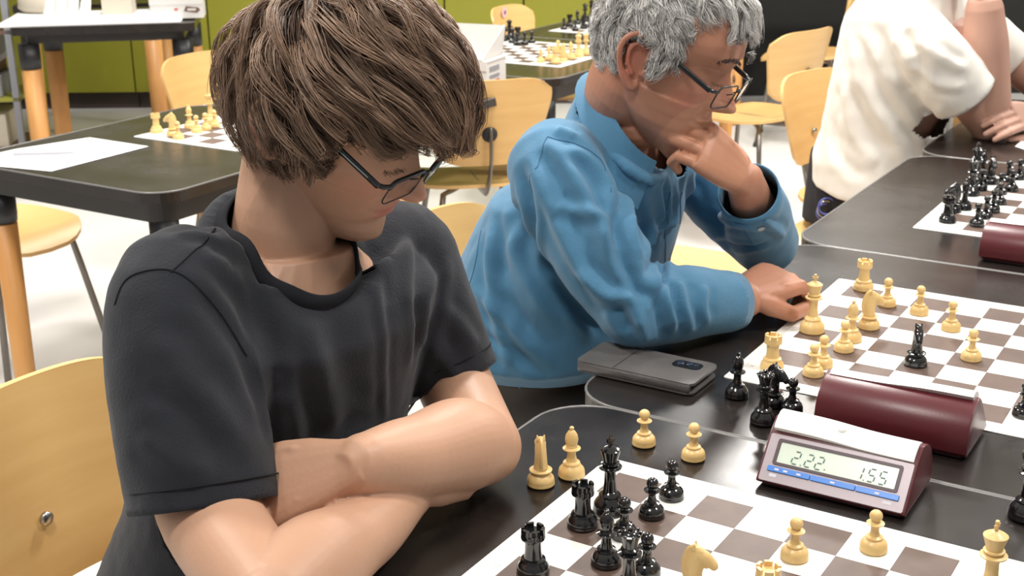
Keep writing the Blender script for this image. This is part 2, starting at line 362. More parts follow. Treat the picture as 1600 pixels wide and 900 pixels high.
def man(kind, colour):
    key = kind+colour
    if key in PR: return PR[key]
    m = M['cream'] if colour == 'white' else M['black']
    bm = bmesh.new(); parts = []
    if kind == 'pawn': lathe(bm, pawn_p(), 32)
    elif kind == 'bishop':
        lathe(bm, bishop_p(), 32)
        vs = box(bm, -.0004, .0004, 0, .02, -.007, .009)
        bmesh.ops.transform(bm, matrix=Matrix.Translation((.004, 0, .049)) @ Matrix.Rotation(.6, 4, 'Y'), verts=vs)
        bmesh.ops.delete(bm, geom=vs, context='VERTS')
    elif kind == 'rook':
        lathe(bm, rook_p()[:-4]+[(.0165*.72, .050*.90), (.0165*.50, .050*.90), (0, .050*.89)], 36)
        for k in range(6):     # six battlements
            a0 = 2*PI*k/6; poly = [(.0118*math.cos(a0+d), .0118*math.sin(a0+d)) for d in np.linspace(0, .74, 6)]+[(.0086*math.cos(a0+d), .0086*math.sin(a0+d)) for d in np.linspace(.74, 0, 6)]
            prism(bm, poly, .0448, .0500)
    elif kind == 'queen':
        lathe(bm, queen_p(), 36)
        for k in range(9): lathe(bm, [(0, -.0018), (.0016, -.001), (.0016, .001), (0, .0018)], 6, origin=(.0104*math.cos(2*PI*k/9), .0104*math.sin(2*PI*k/9), .0704))
    elif kind == 'king': lathe(bm, king_p(), 36)
    elif kind == 'knight':
        h = .06; r = .016
        lathe(bm, base_prof(r, h*.95)+[(r*.70, h*.22), (r*.60, h*.245), (r*.62, h*.26), (r*.80, h*.285), (r*.82, h*.305), (r*.70, h*.325), (0, h*.33)], 32)
    me = bpy.data.meshes.new(kind); bmesh.ops.recalc_face_normals(bm, faces=bm.faces); bm.to_mesh(me); bm.free()
    me.materials.append(m); me.polygons.foreach_set('use_smooth', [True]*len(me.polygons))
    if kind in ('rook', 'king', 'queen', 'knight', 'pawn', 'bishop'):
        try: me.set_sharp_from_angle(angle=math.radians(38))
        except Exception: pass
    ch = None
    if kind == 'knight':
        b2 = bmesh.new(); knight_head(b2); me2 = bpy.data.meshes.new('horse_head'); b2.to_mesh(me2); b2.free()
        o = bpy.data.objects.new('x', me2); C.objects.link(o); md = o.modifiers.new('r', 'REMESH'); md.mode = 'VOXEL'; md.voxel_size = .0007; md.use_smooth_shade = True
        sm = o.modifiers.new('s', 'SMOOTH'); sm.iterations = 4; sm.factor = .5
        ch = ('horse_head', bpy.data.meshes.new_from_object(o.evaluated_get(bpy.context.evaluated_depsgraph_get()))); bpy.data.objects.remove(o)
        ch[1].materials.append(m); ch[1].polygons.foreach_set('use_smooth', [True]*len(ch[1].polygons))
    if kind == 'king':
        b2 = bmesh.new(); z = .089
        prism(b2, [(-.0018, -.0115), (.0018, -.0115), (.0014, -.0065), (.0040, -.0072), (.0044, -.0030), (.0014, -.0038), (.0020, 0), (-.0020, 0), (-.0014, -.0038), (-.0044, -.0030), (-.0040, -.0072), (-.0014, -.0065)], -.0015, .0015, mtx=Matrix.Translation((0, 0, z)) @ Matrix.Rotation(PI/2, 4, 'X'))
        bmesh.ops.recalc_face_normals(b2, faces=b2.faces); me2 = bpy.data.meshes.new('crown_cross'); b2.to_mesh(me2); b2.free(); me2.materials.append(m); ch = ('crown_cross', me2)
    PR[key] = (me, ch); return PR[key]
def put(kind, colour, loc, label, rot=0, group=None, scale=1):
    me, ch = man(kind, colour)
    nm = kind
    if ch:
        o = bpy.data.objects.new('chess_'+kind, None); o.empty_display_size = .02; C.objects.link(o)
        b = bpy.data.objects.new('turned_body' if kind == 'king' else 'turned_base', me); C.objects.link(b); b.parent = o
        c = bpy.data.objects.new(ch[0], ch[1]); C.objects.link(c); c.parent = o
    else:
        o = bpy.data.objects.new('chess_'+kind, me); C.objects.link(o)
    o.location = loc; o.rotation_euler = (0, 0, rot); o.scale = (scale,)*3
    return tag(o, label, 'chess '+kind, group)

TT = .7400
bd1 = board('nearest roll-up chessboard, at the bottom right in front of the dark T-shirt sitter', 0, 0, -.55987782)
bd2 = board('roll-up chessboard beside the phone case, in front of the blue shirt sitter', 0, 0, -.54929424)
bd2.location = (.55537741, 2.03643811, TZ-.0013)
bd3 = board('roll-up chessboard at the right edge crowded with small black men', .035, -1.665)
bd4 = board('roll-up chessboard with just a corner showing beside the white shirt sitter', .060, -2.66)
bd5 = board('roll-up chessboard with cream men on the left table beyond the paper', -1.913, -1.542)
bd7 = board('roll-up chessboard with cream men, left of the grey-haired head', -2.005, -3.035)
bd8 = board('rearmost roll-up chessboard, with a row of black men', -2.01, -3.82)
G1 = 'men of the nearest game'; G2 = 'men of the game beside the phone case'; G3 = 'men of the game at the right edge'; G5 = 'men of the game on the left table'; G7 = 'men of the game left of the grey hair'
TO = .7398
def on(px, py, z=TO): v = atz(px, py, z); return Vector((v.x, v.y, z))
def m1(k, c, i, j, lab, rot=0): return put(k, c, bpos(bd1, i, j), lab, rot, G1)
def m2(k, c, i, j, lab, rot=0): return put(k, c, bpos(bd2, i, j), lab, rot, G2)
m1('king', 'black', .62, 1.60, 'tall black king with cross, at the far corner of the nearest board', .5)
m1('rook', 'black', .46, 2.41, 'black rook just in front of the black king on the nearest board')
m1('rook', 'black', .52, 4.36, 'black rook nearest the bottom edge at the left side of the nearest board', .4)
m1('pawn', 'black', 1.33, 2.36, 'black pawn squeezed between the black king and black bishop on the nearest board')
m1('bishop', 'black', 1.51, 3.42, 'black bishop in the middle of the black cluster on the nearest board', 1.2)
m1('pawn', 'black', 1.42, 1.36, 'black pawn on a brown square right of the black king, nearest board')
m1('pawn', 'black', 1.42, .46, 'black pawn on a white square at the far edge of the nearest board')
m1('queen', 'black', 2.40, 4.25, 'black queen with round top cut by the bottom edge of the photo')
m1('pawn', 'black', 2.30, 3.36, 'black pawn close behind and right of the black queen, nearest board')
m1('knight', 'white', 3.38, 3.70, 'cream knight seen from behind at the bottom of the nearest board', -.35)
m1('rook', 'white', 4.62, 3.47, 'cream rook with only its top showing at the bottom edge')
m1('pawn', 'white', 4.38, 1.47, 'cream pawn left of its twin below the lit clock')
m1('pawn', 'white', 5.53, .44, 'cream pawn on a white square right below the lit clock')
m1('king', 'white', 7.78, 1.27, 'cream king at the bottom right corner of the photo', .9)
put('knight', 'white', on(845, 756), 'cream knight off the board by the elbow of the dark T-shirt sitter', PI/2+.1, G1)
put('bishop', 'white', on(893, 743), 'cream bishop off the board beside the cream knight', -1.3, G1)
put('pawn', 'white', on(1006, 694), 'cream pawn off the board left of its twin, beyond the nearest board', 0, G1)
put('pawn', 'white', on(1083, 716), 'cream pawn off the board right of its twin, beyond the nearest board', 0, G1)
put('king', 'black', on(1602, 808), 'black man off the board, cut by the right edge of the photo', 0, G1)
m2('rook', 'white', .42, .17, 'cream rook in the far corner of the board beside the phone case')
m2('pawn', 'white', 1.43, 1.25, 'cream pawn just right of the far cream rook')
m2('pawn', 'white', 2.41, 1.50, 'cream pawn on a white square, third man along the far side of the second board')
m2('pawn', 'white', 3.49, 2.37, 'cream pawn furthest right in the far part of the second board')
m2('pawn', 'white', 4.47, 4.33, 'cream pawn standing alone right of the black knight')
m2('knight', 'white', 1.53, 3.30, 'cream knight facing right on the second board', .1)
m2('bishop', 'white', 1.42, 4.49, 'cream bishop between the cream knight and a pawn')
m2('pawn', 'white', 1.48, 5.32, 'cream pawn in front of the cream bishop')
m2('pawn', 'white', 1.36, 6.62, 'rear one of two close cream pawns left of the maroon clock back')
m2('pawn', 'white', 1.35, 7.32, 'front one of two close cream pawns left of the maroon clock back')
m2('king', 'white', .30, 4.35, 'tall cream king at the left side of the second board by the fist', -.2)
m2('rook', 'white', .32, 7.42, 'cream rook near the left corner of the second board')
m2('knight', 'black', 3.35, 5.38, 'lone black knight facing the camera in the middle of the second board', -1.75)
m2('pawn', 'black', 6.32, 7.3, 'black man cut by the right edge, on the second board')
put('bishop', 'black', on(1151, 619), 'black bishop off the board right of the phone case', .9, G2, 1.0)
put('knight', 'black', on(1208, 632), 'black knight off the board behind the black queen', -.75, G2, .95)
put('queen', 'black', on(1192, 660), 'black queen off the board left of the lit clock', 0, G2, .92)
put('pawn', 'black', on(1237, 642), 'black pawn off the board between the black queen and the maroon clock back', 0, G2)
for k, px, py, lab in (('rook', 1480, 347, 'black rook nearest the camera on the right edge board'), ('knight', 1489, 331, 'black knight facing left behind the black rook, right edge board'), ('bishop', 1506, 327, 'black bishop right of the black knight, right edge board'),
        ('pawn', 1526, 353, 'frontmost black pawn of the right edge board'), ('pawn', 1540, 341, 'second black pawn from the front, right edge board'), ('pawn', 1551, 331, 'third black pawn from the front, right edge board'),
        ('pawn', 1561, 319, 'fourth black pawn from the front, right edge board'), ('pawn', 1580, 298, 'black pawn standing apart in the middle of the right edge board'), ('pawn', 1592, 280, 'black pawn beside the right edge, rear of the right edge board'),
        ('pawn', 1532, 297, 'black pawn left of the tall rear black knight'), ('knight', 1547, 287, 'black knight standing upright at the rear of the right edge board'),
        ('queen', 1517, 305, 'black queen at the left side of the right edge board'), ('king', 1523, 287, 'black king with its top above the table joint'), ('bishop', 1534, 278, 'black bishop at the rear of the right edge board'), ('pawn', 1562, 303, 'black pawn right below the rear black knight'), ('pawn', 1575, 283, 'black pawn two places right of the rear black knight')):
    put(k, 'black', on(px, py), lab, {'knight': -3.0 if px < 1500 else -1.6}.get(k, 0), G3)
for k, px, py, lab in (('rook', 245, 207, 'cream rook at the left end of the left table board'), ('knight', 270, 212, 'cream knight facing left on the left table'), ('pawn', 279, 217, 'cream pawn in front of the cream knight, left table'), ('bishop', 297, 200, 'cream bishop in the middle of the left table board'),
        ('pawn', 308, 207, 'cream pawn left of its twin, left table'), ('pawn', 322, 203, 'cream pawn right of its twin, left table'), ('king', 330, 192, 'tall cream king beside the brown hair, left table'), ('pawn', 336, 198, 'cream pawn half hidden by the brown hair, left table')):
    put(k, 'white', on(px, py), lab, {'knight': 3.0}.get(k, 0), G5)
for n, (i, j, k) in enumerate([(7.5, 7.3, 'rook'), (7.5, 6.4, 'knight'), (7.5, 5.4, 'bishop'), (7.5, 4.4, 'king'), (7.5, 3.4, 'queen'), (7.5, 2.4, 'bishop'), (6.5, 7.4, 'pawn'), (6.5, 6.4, 'pawn'), (6.4, 5.5, 'pawn'), (6.5, 4.5, 'pawn'), (5.5, 3.5, 'pawn'), (6.5, 2.5, 'pawn')]):
    w = ['at the nearest corner', 'next to the corner', 'third from the near corner', 'fourth from the near corner', 'fifth from the near corner', 'closest to the grey hair']
    lab = 'cream %s left of the grey hair, %s' % (k, w[n] if n < 6 else ['pawn row, nearest the camera', 'pawn row, second from the camera', 'pawn row, third from the camera', 'pawn row, fourth from the camera', 'advanced one square', 'pawn row, closest to the grey hair'][n-6])
    put(k, 'white', bpos(bd7, i, j), lab, 2.4, G7)
for n, (px, py, k) in enumerate([(773, 60, 'rook'), (787, 64, 'knight'), (796, 62, 'queen'), (801, 67, 'bishop'), (808, 70, 'pawn'), (809, 63, 'rook'), (820, 69, 'pawn'), (831, 67, 'pawn')]):
    w = ['just above the grey card tray', 'second from the grey card tray', 'tallest of the group', 'half hidden behind the queen', 'nearest the camera', 'behind the nearest pawn', 'second pawn from the right', 'standing furthest right']
    put(k, 'black', on(px, py), 'black %s left of the grey hair, %s' % (k, w[n]), -.5, G7)
for n, (px, py, k) in enumerate([(881, 46, 'pawn'), (890, 42, 'rook'), (899, 48, 'pawn'), (902, 38, 'bishop'), (912, 45, 'knight'), (914, 34, 'queen'), (921, 42, 'pawn'), (924, 30, 'king'), (931, 40, 'pawn'), (934, 30, 'bishop'), (942, 37, 'pawn'), (946, 27, 'rook')]):
    w = ['at the left end', 'second from the left end', 'in the front line, third from left', 'in the back line, third from left', 'in the middle, front', 'in the middle, back', 'right of the middle, front', 'tallest, right of the middle', 'right part, front line', 'right part, back line', 'front line, beside the grey hair', 'back line, beside the grey hair']
    put(k, 'black', on(px, py), 'black %s on the rearmost board, %s' % (k, w[n]), .5, 'men of the rearmost game')

# ---------------------------------------------------------------- chess clocks
def clock(label, loc, rotz, digits=True):
    """local x along the length (left to right for whoever reads the display), local y away from the reader"""
    t = thing('chess_clock', label, 'chess clock', loc, rotz, 'digital chess clocks between the boards'); t.scale = (.85 if digits else .93, .95, .84)
    L = .198; n = 14
    # profile (y, z): sloping front, back curving down
    prof = [(.0, .008), (.003, .012), (.042, .060)]+[(.047, .0655), (.060, .0755)]+[(.060+.052*math.sin(a), .020+.0555*math.cos(a)) for a in np.linspace(.12, PI/2, 12)]+[(.112, .010), (.108, .004), (.004, .004)]
    bm = bmesh.new()
    prism(bm, prof, 0, L, mtx=Matrix(((0, 0, 1, 0), (1, 0, 0, 0), (0, 1, 0, 0), (0, 0, 0, 1))))
    body = obj('case', bm, M['maroon'], t, bevel=.0022); body.data.polygons.foreach_set('use_smooth', [True]*len(body.data.polygons)); body.data.set_sharp_from_angle(angle=.5)
    bm = bmesh.new(); box(bm, .008, L-.008, .008, .104, 0, .0045); obj('foot_plate', bm, M['clockdark'], t)
    ang = math.atan2(.048, .039); S = Matrix.Translation((0, .003, .012)) @ Matrix.Rotation(ang, 4, 'X')   # front panel plane: local x along, y up the slope, z outwards
    H = .0618
    bm = bmesh.new(); prism(bm, rrect(.0035, L-.0035, -.0035, H-.001, .003, 4), -.001, .0016, mtx=S); obj('front_panel', bm, M['mauve'], t, bevel=.0006)
    bm = bmesh.new()   # raised bezel round the screen
    o_ = rrect(.016, L-.016, .0200, H-.0065, .003, 4); i_ = rrect(.0205, L-.0205, .0235, H-.0105, .002, 4); k = len(o_)
    va = [bm.verts.new((x, y, .0014)) for x, y in o_]; vb = [bm.verts.new((x, y, .0026)) for x, y in o_]; vc = [bm.verts.new((x, y, .0026)) for x, y in i_]; vd = [bm.verts.new((x, y, .0009)) for x, y in i_]
    for P_, Q_ in ((va, vb), (vb, vc), (vc, vd)):
        for q in range(k): bm.faces.new((P_[q], P_[(q+1) % k], Q_[(q+1) % k], Q_[q]))
    bmesh.ops.transform(bm, matrix=S, verts=bm.verts); obj('bezel', bm, M['grey'] if not digits else M['clockdark'], t)
    bm = bmesh.new(); prism(bm, rrect(.0208, L-.0208, .0238, H-.0108, .001, 3), .0010, .00185, mtx=S); sc_ = obj('screen', bm, M['lcd'], t)
    if digits:
        SEG = {'2': 'abged', '1': 'bc', '5': 'afgcd'}
        hgt, wd, th_ = .0165, .0088, .0018
        def dig(ch, x, y):
            bm = bmesh.new()
            pos = {'a': (0, hgt, wd, 0), 'g': (0, hgt/2, wd, 0), 'd': (0, 0, wd, 0), 'b': (wd, hgt/2, 0, hgt/2), 'c': (wd, 0, 0, hgt/2), 'f': (0, hgt/2, 0, hgt/2), 'e': (0, 0, 0, hgt/2)}
            for s in SEG[ch]:
                x0, y0, dx, dy = pos[s]; sk = .0016
                if dx: box(bm, x+x0+th_*.8+y0*.12, x+x0+dx-th_*.8+y0*.12, y+y0-th_/2, y+y0+th_/2, .0019, .0021)
                else:
                    vs = box(bm, x+x0-th_/2, x+x0+th_/2, y+y0+th_*.7, y+y0+dy-th_*.7, .0019, .0021)
                    for v_ in vs: v_.co.x += (v_.co.y-y)*.12
            bmesh.ops.transform(bm, matrix=S, verts=bm.verts); obj('digit', bm, M['digit'], sc_)['kind'] = 'stuff'
        def dot(x, y):
            bm = bmesh.new(); box(bm, x, x+.0015, y, y+.0015, .0019, .0021, mtx=S); obj('digit_dot', bm, M['digit'], sc_)
        y = .0262
        dig('2', .040, y); dot(.0525, y-.0006); dig('2', .0575, y); dig('2', .0715, y); dot(.0845, y+.001)
        dig('1', .124, y); dot(.1362, y-.0006); dig('5', .1405, y); dig('5', .1550, y)
    xs = [.0115, .0703, .1303, L-.0115]
    for q in range(3):
        bm = bmesh.new(); prism(bm, rrect(xs[q]+.0004, xs[q+1]-.0004, .0105, .0175, .0012, 3), .0014, .0034, mtx=S); bu = obj('blue_button_strip', bm, M['blue'], t, bevel=.0005)
        bm = bmesh.new(); cxm = (xs[q]+xs[q+1])/2
        for dxx in ((-.016, -.004, .014) if q == 0 else (0,)): prism(bm, rrect(cxm+dxx-.003, cxm+dxx+.003, .0128, .0152, .0008, 2), .0033, .0036, mtx=S)
        obj('button_mark', bm, M['print'], bu)
    bm = bmesh.new(); prism(bm, rrect(.0165, .0265, .0035, .0080, .0015, 3), .0015, .0018, mtx=S); prism(bm, rrect(L-.031, L-.019, .0035, .0075, .0015, 3), .0015, .0018, mtx=S); obj('printed_mark', bm, M['print'], t)
    # rocking white lever lying on the top, left end raised
    bm = bmesh.new(); n = 24; rows = []
    for k in range(n+1):
        x = .006+(L-.012)*k/n; f = (k/n-.5); lift = -.0030*math.tanh(f*5)+.0085
        rows.append([bm.verts.new((x, y_, z_+lift)) for y_, z_ in ((.0405, .0570), (.044, .0625), (.052, .0685), (.0600, .0725), (.068, .0722), (.075, .0690), (.070, .060), (.045, .050))])
    for A, B in zip(rows, rows[1:]):
        for k in range(8): bm.faces.new((A[k], A[(k+1) % 8], B[(k+1) % 8], B[k]))
    bm.faces.new(rows[0][::-1]); bm.faces.new(rows[-1]); lv = obj('rocker_lever', bm, M['lever'], t, True); lv.data.set_sharp_from_angle(angle=.7)
    bm = bmesh.new(); lathe(bm, [(0, 0), (.008, 0), (.008, .010), (.005, .013), (0, .0135)], 16, origin=(L*.47, .058, .069)); obj('lever_hub', bm, M['lever'], lv, True)
    return t
p0 = W(.1495, -.060, TO)
clock('maroon chess clock with lit display reading 2.22 and 1.55', W(.146, -.050, TO), TH)
clock('maroon chess clock seen from behind, right of the black captured men', W(.335, -.335, TO), TH+PI, False)
clock('maroon chess clock seen from behind, cut by the right edge of the photo', W(.345, -1.150, TO), TH+PI, False)

# ---------------------------------------------------------------- phone in its case
pc = W(-.107, -.290, TO)
t = thing('phone_case', 'grey leather folding phone case lying on the table by the blue shirt', 'phone case', pc, TH-.01)
bm = bmesh.new(); prism(bm, rrect(-.088, .088, -.044, .040, .010, 5), .0008, .0035); obj('back_cover', bm, M['phone'], t, bevel=.001)
bm = bmesh.new(); prism(bm, rrect(-.088, .088, -.043, .043, .010, 5), .0125, .0160); top = obj('front_cover', bm, M['phone'], t, bevel=.001)
bm = bmesh.new(); tube(bm, [(-.083, -.0405, .0083), (.083, -.0405, .0083)], [(.0045, .0077)]*2, 14, up=(0, 0, 1)); obj('spine', bm, M['phone'], t, True)
bm = bmesh.new(); prism(bm, rrect(-.080, .080, -.036, .037, .008, 5), .0035, .0125); obj('phone', bm, M['phonedark'], t, bevel=.001)
bm = bmesh.new()
tube(bm, [(-.030, -.043, .0162), (-.030, .042, .0162)], .0004, 4)
obj('fold_line', bm, M['phonedark'], top)
S_ = Matrix.Translation((.052, .018, .0162))
bm = bmesh.new(); prism(bm, rrect(-.020, .022, -.012, .012, .009, 6), -.0004, .0005, mtx=S_); cu = obj('camera_cutout', bm, M['phonedark'], t)
bm = bmesh.new()
for x, y, r in ((-.010, .001, .0052), (.003, .003, .0052), (.013, .003, .003)): lathe(bm, [(0, 0), (r, 0), (r, .0012), (r*.7, .0014), (0, .0011)], 20, origin=(.052+x, .018+y, .0166))
obj('camera_lens', bm, M['lens'], cu, True)

# ---------------------------------------------------------------- papers
def sheet(label, pts, z, name='paper_sheet', cat='paper', m='paper', th_=.0006):
    P_ = [atz(x, y, z) for x, y in pts]; c = sum(P_, Vector())/len(P_)
    bm = bmesh.new(); prism(bm, [(p.x-c.x, p.y-c.y) for p in P_], 0, th_); o = obj(name, bm, M[m]); o.location = (c.x, c.y, z); return tag(o, label, cat)
sheet('white score sheet lying near the front edge of the left table', [(-70, 254), (80, 268), (232, 229), (140, 215), (25, 233)], TO)
bm = bmesh.new(); pa, pb = atz(24, 240, .7445), atz(120, 237, .7445); c = (pa+pb)/2
tube(bm, [pa-c, (pa-c)*.3+(pb-c)*.7, pb-c], [.0060, .0060, .0022], 10, round_caps=True); o = obj('pen', bm, M['pen'], None, True); o.location = c; tag(o, 'white ballpoint pen lying on the score sheet', 'pen')
sheet('white paper corner on the table at the right edge above the board', [(1586, 229), (1601, 234), (1640, 215), (1605, 212)], TO)

# ---------------------------------------------------------------- chairs
def chair_proto(label, group):
    "origin on the floor under the seat centre, sitter faces +x"
    t = thing('plywood_chair', label, 'chair', (0, 0, 0), 0, group)
    # seat: dished shell
    n, mm = 28, 10; bm = bmesh.new()
    def seat_pt(k, s, dz):
        a = 2*PI*k/n; ca, sa = math.cos(a), math.sin(a)
        ex = .205*abs(ca)**.75*(1 if ca > 0 else -1); ey = (.205-.018*ca)*abs(sa)**.72*(1 if sa > 0 else -1)
        x, y = ex*s, ey*s; z = .452-.012*(1-s*s)-.030*max(0, (x-.10)/.1)**2+.010*max(0, -x/.2)**2
        return (x, y, z+dz)
    for dz, flip in ((0, 0), (-.011, 1)):
        rings = [[bm.verts.new(seat_pt(k, s, dz)) for k in range(n)] for s in (.2, .4, .6, .8, .93, 1)]
        cv = bm.verts.new(seat_pt(0, 0, dz))
        for k in range(n): bm.faces.new((cv, rings[0][k], rings[0][(k+1) % n]))
        for A, B in zip(rings, rings[1:]):
            for k in range(n): bm.faces.new((A[k], B[k], B[(k+1) % n], A[(k+1) % n]))
        if flip:
            for k in range(n): bm.faces.new((up_[k], up_[(k+1) % n], rings[-1][(k+1) % n], rings[-1][k]))
        up_ = rings[-1]
    st = obj('seat', bm, M['wood'], t, True); st.data.set_sharp_from_angle(angle=.9)
    # backrest: curved shell with rounded corners, wider at the top
    bm = bmesh.new(); nu, nv = 22, 12; fr = {}; hw_t, hw_b = .200, .155
    def back_pt(i, j, off):
        s = i/nu*2-1; v_ = j/nv; z = .525+.265*v_; hw = hw_b+(hw_t-hw_b)*min(1, v_*1.3)
        # round the corners
        cr = 1.0; e = abs(v_*2-1); cr = (1-max(0, (e-.70)/.30)**3.0*.13)
        y = s*hw*cr; x = -.235-.055*(v_-.3)+.055*(y/.195)**2
        z += -.020*(abs(s)**6)*(1 if v_ > .5 else -1)*e
        return (x-off, y, z)
    for off in (0, .010):
        for i in range(nu+1):
            for j in range(nv+1): fr[off, i, j] = bm.verts.new(back_pt(i, j, off))
        for i in range(nu):
            for j in range(nv): bm.faces.new([fr[off, a, b] for a, b in ((i, j), (i+1, j), (i+1, j+1), (i, j+1))])
    ring = [(i, 0) for i in range(nu)]+[(nu, j) for j in range(nv)]+[(i, nv) for i in range(nu, 0, -1)]+[(0, j) for j in range(nv, 0, -1)]
    for q in range(len(ring)):
        a, b = ring[q], ring[(q+1) % len(ring)]; bm.faces.new((fr[0, a[0], a[1]], fr[0, b[0], b[1]], fr[.010, b[0], b[1]], fr[.010, a[0], a[1]]))
    bk = obj('backrest', bm, M['wood'], t, True); bk.data.set_sharp_from_angle(angle=.9)
    bm = bmesh.new(); lathe(bm, [(0, -.0035), (.009, -.003), (.0095, 0), (.009, .003), (0, .0035)], 18)
    bmesh.ops.transform(bm, matrix=Matrix.Translation((-.2305, 0, .615)) @ Matrix.Rotation(PI/2, 4, 'Y'), verts=bm.verts); obj('rivet', bm, M['rivet'], bk, True)
    bm = bmesh.new(); tube(bm, smooth_path([(-.262, 0, .645), (-.272, 0, .60), (-.262, 0, .53), (-.20, 0, .445), (-.10, 0, .428), (.10, 0, .425)], 5), [(.017, .005)]*26, 10, up=(0, 1, 0)); obj('back_bracket', bm, M['steel'], t, True)
    bm = bmesh.new(); lathe(bm, [(0, 0), (.022, 0), (.024, .006), (.018, .014), (0, .016)], 18); bmesh.ops.transform(bm, matrix=Matrix.Translation((-.246, 0, .625)) @ Matrix.Rotation(-PI/2, 4, 'Y'), verts=bm.verts); obj('bracket_cover', bm, M['rubber'], bk, True)
    for sx, sy in ALL4:
        bm = bmesh.new(); a = (sx*.10, sy*.09, .425); b = (sx*.135, sy*.125, .42); c_ = (sx*.20, sy*.185, .012)
        tube(bm, [(sx*.02, sy*.03, .428), a, b, (sx*.150, sy*.139, .33), c_], .0095, 12); lg = obj('leg', bm, M['steel'], t, True)
        bm = bmesh.new(); lathe(bm, [(0, 0), (.012, 0), (.0125, .012), (.010, .022), (0, .022)], 12, origin=(sx*.20, sy*.185, 0)); obj('rubber_foot', bm, M['rubber'], lg, True)
    return t
def chair_at(a, b, rot, label, first=[None]):
    loc = W(a, b, 0)
    if first[0] is None: first[0] = chair_proto(label, 'moulded plywood chairs'); first[0].location = loc; first[0].rotation_euler = (0, 0, rot); return first[0]
    return dup(first[0], loc, rot, label, 'moulded plywood chairs')
chair_at(-.455, .250, TH+.06, 'plywood chair with round rivet hole, under the dark T-shirt sitter')
chair_at(-.480, -.66, TH, 'plywood chair under the blue shirt sitter')
chair_at(-.62, -1.56, TH+.1, 'empty plywood chair with yellow seat seen between the blue sleeve and torso')
chair_at(-.33, -2.12, TH-1.75, 'plywood chair under the white shirt sitter')
chair_at(-.43, -2.50, TH-.26, 'empty plywood chair with flat back just left of the white shirt')
chair_at(-2.43, -1.00, TH, 'plywood chair with round yellow seat under the left table')
chair_at(-2.34, -1.97, TH+.05, 'plywood chair behind the cream men on the left table')
ck = chair_at(-2.16, -3.66, TH+.12, 'plywood chair with pink round sticker on its back, by the green cupboards')
chair_at(-1.63, -2.18, TH+PI-.80, 'plywood chair seen from behind in front of the white cartons')
bm = bmesh.new(); lathe(bm, [(0, 0), (.024, 0), (.024, .0008), (0, .001)], 20); bmesh.ops.transform(bm, matrix=Matrix.Translation((-.2585, .0, .765)) @ Matrix.Rotation(PI/2+.05, 4, 'Y'), verts=bm.verts); s = obj('sticker', bm, M['pink'], ck); s['label'] = 'round pink sticker'
bm = bmesh.new(); lathe(bm, [(0, 0), (.009, 0), (.009, .0014), (0, .0016)], 8); bmesh.ops.transform(bm, matrix=Matrix.Translation((-.2575, .004, .764)) @ Matrix.Rotation(PI/2+.05, 4, 'Y'), verts=bm.verts); obj('sticker_print', bm, M['purple'], s)
def chair_w(x, y, rot, label): q = chair_at(0, 0, rot, label); q.location = (x, y, 0); return q
chair_w(.93, 5.05, 2.35, 'plywood chair seen from behind with curved back, right of the grey hair')
chair_w(1.47, 6.60, PI-.25, 'far plywood chair in the dark, above the flat-backed chair')

# ---------------------------------------------------------------- far tables and what lies on them
ft = far_table('far black table with round wooden legs, white boxes and mats on top', -2.16, -1.40, 5.62, 6.32, .16)
far_table('black table far left behind the mats table', -2.45, -1.75, 6.45, 7.15, .16)
far_table('dark table in the background right, above the curved chair back', 1.15, 2.35, 6.98, 7.60, 0)
def carton(label, cx, cy, z0, sx, sy, sz, rot, m='card', name='carton', extra=None):
    t = thing(name, label, 'box', (cx, cy, z0), rot)
    bm = bmesh.new(); box(bm, -sx/2, sx/2, -sy/2, sy/2, 0, sz); obj('carton_body', bm, M[m], t, bevel=.003)
    bm = bmesh.new(); box(bm, -sx/2-.002, sx/2+.002, -sy/2-.002, sy/2+.002, sz, sz+.004); box(bm, -sx/2-.002, sx/2+.002, -sy/2-.0025, -sy/2-.0005, sz-.025, sz+.004); obj('lid', bm, M[m], t)
    if extra: extra(t)
    return t
def dev_print(t):
    bm = bmesh.new(); prism(bm, [(.03, .030), (.085, .022), (.10, .034), (.092, .045), (.04, .052)], 0, .0006, mtx=Matrix.Translation((0, -.0806, 0)) @ Matrix.Rotation(PI/2, 4, 'X')); prism(bm, rrect(.045, .082, .032, .042, .003, 2), 0, .0009, 1, mtx=Matrix.Translation((0, -.0806, 0)) @ Matrix.Rotation(PI/2, 4, 'X')); obj('printed_picture', bm, [M['brownbox'], M['foam']], t)
    bm = bmesh.new(); prism(bm, rrect(-.01, .005, .034, .044, .002, 2), 0, .0006, mtx=Matrix.Translation((0, -.0806, 0)) @ Matrix.Rotation(PI/2, 4, 'X')); obj('printed_spot', bm, M['redp'], t)
carton('white carton with a printed device, at the right end of the far table', -1.455, 5.86, TO+.0066, .225, .16, .085, .16, extra=dev_print)
carton('blue carton between the beige box and the printed white carton', -1.60, 6.12, TO+.0066, .09, .08, .12, .16, 'navy')
carton('cream carton left of the printed white carton', -1.76, 6.02, TO+.0066, .13, .12, .12, .1, 'beige')
bm = bmesh.new(); box(bm, -.42, .34, -.30, .22, 0, .006); vs = box(bm, -.52, -.415, -.30, .22, -.05, -.044)
for v_ in vs:
    if v_.co.x > -.45: v_.co.z += .05
o = obj('vinyl_mat', bm, M['paper'], None, bevel=.001); o.location = (-1.79, 5.93, TO); o.rotation_euler = (0, 0, .16); tag(o, 'white vinyl mats spread over the left of the far table, drooping at the edge', 'mat')
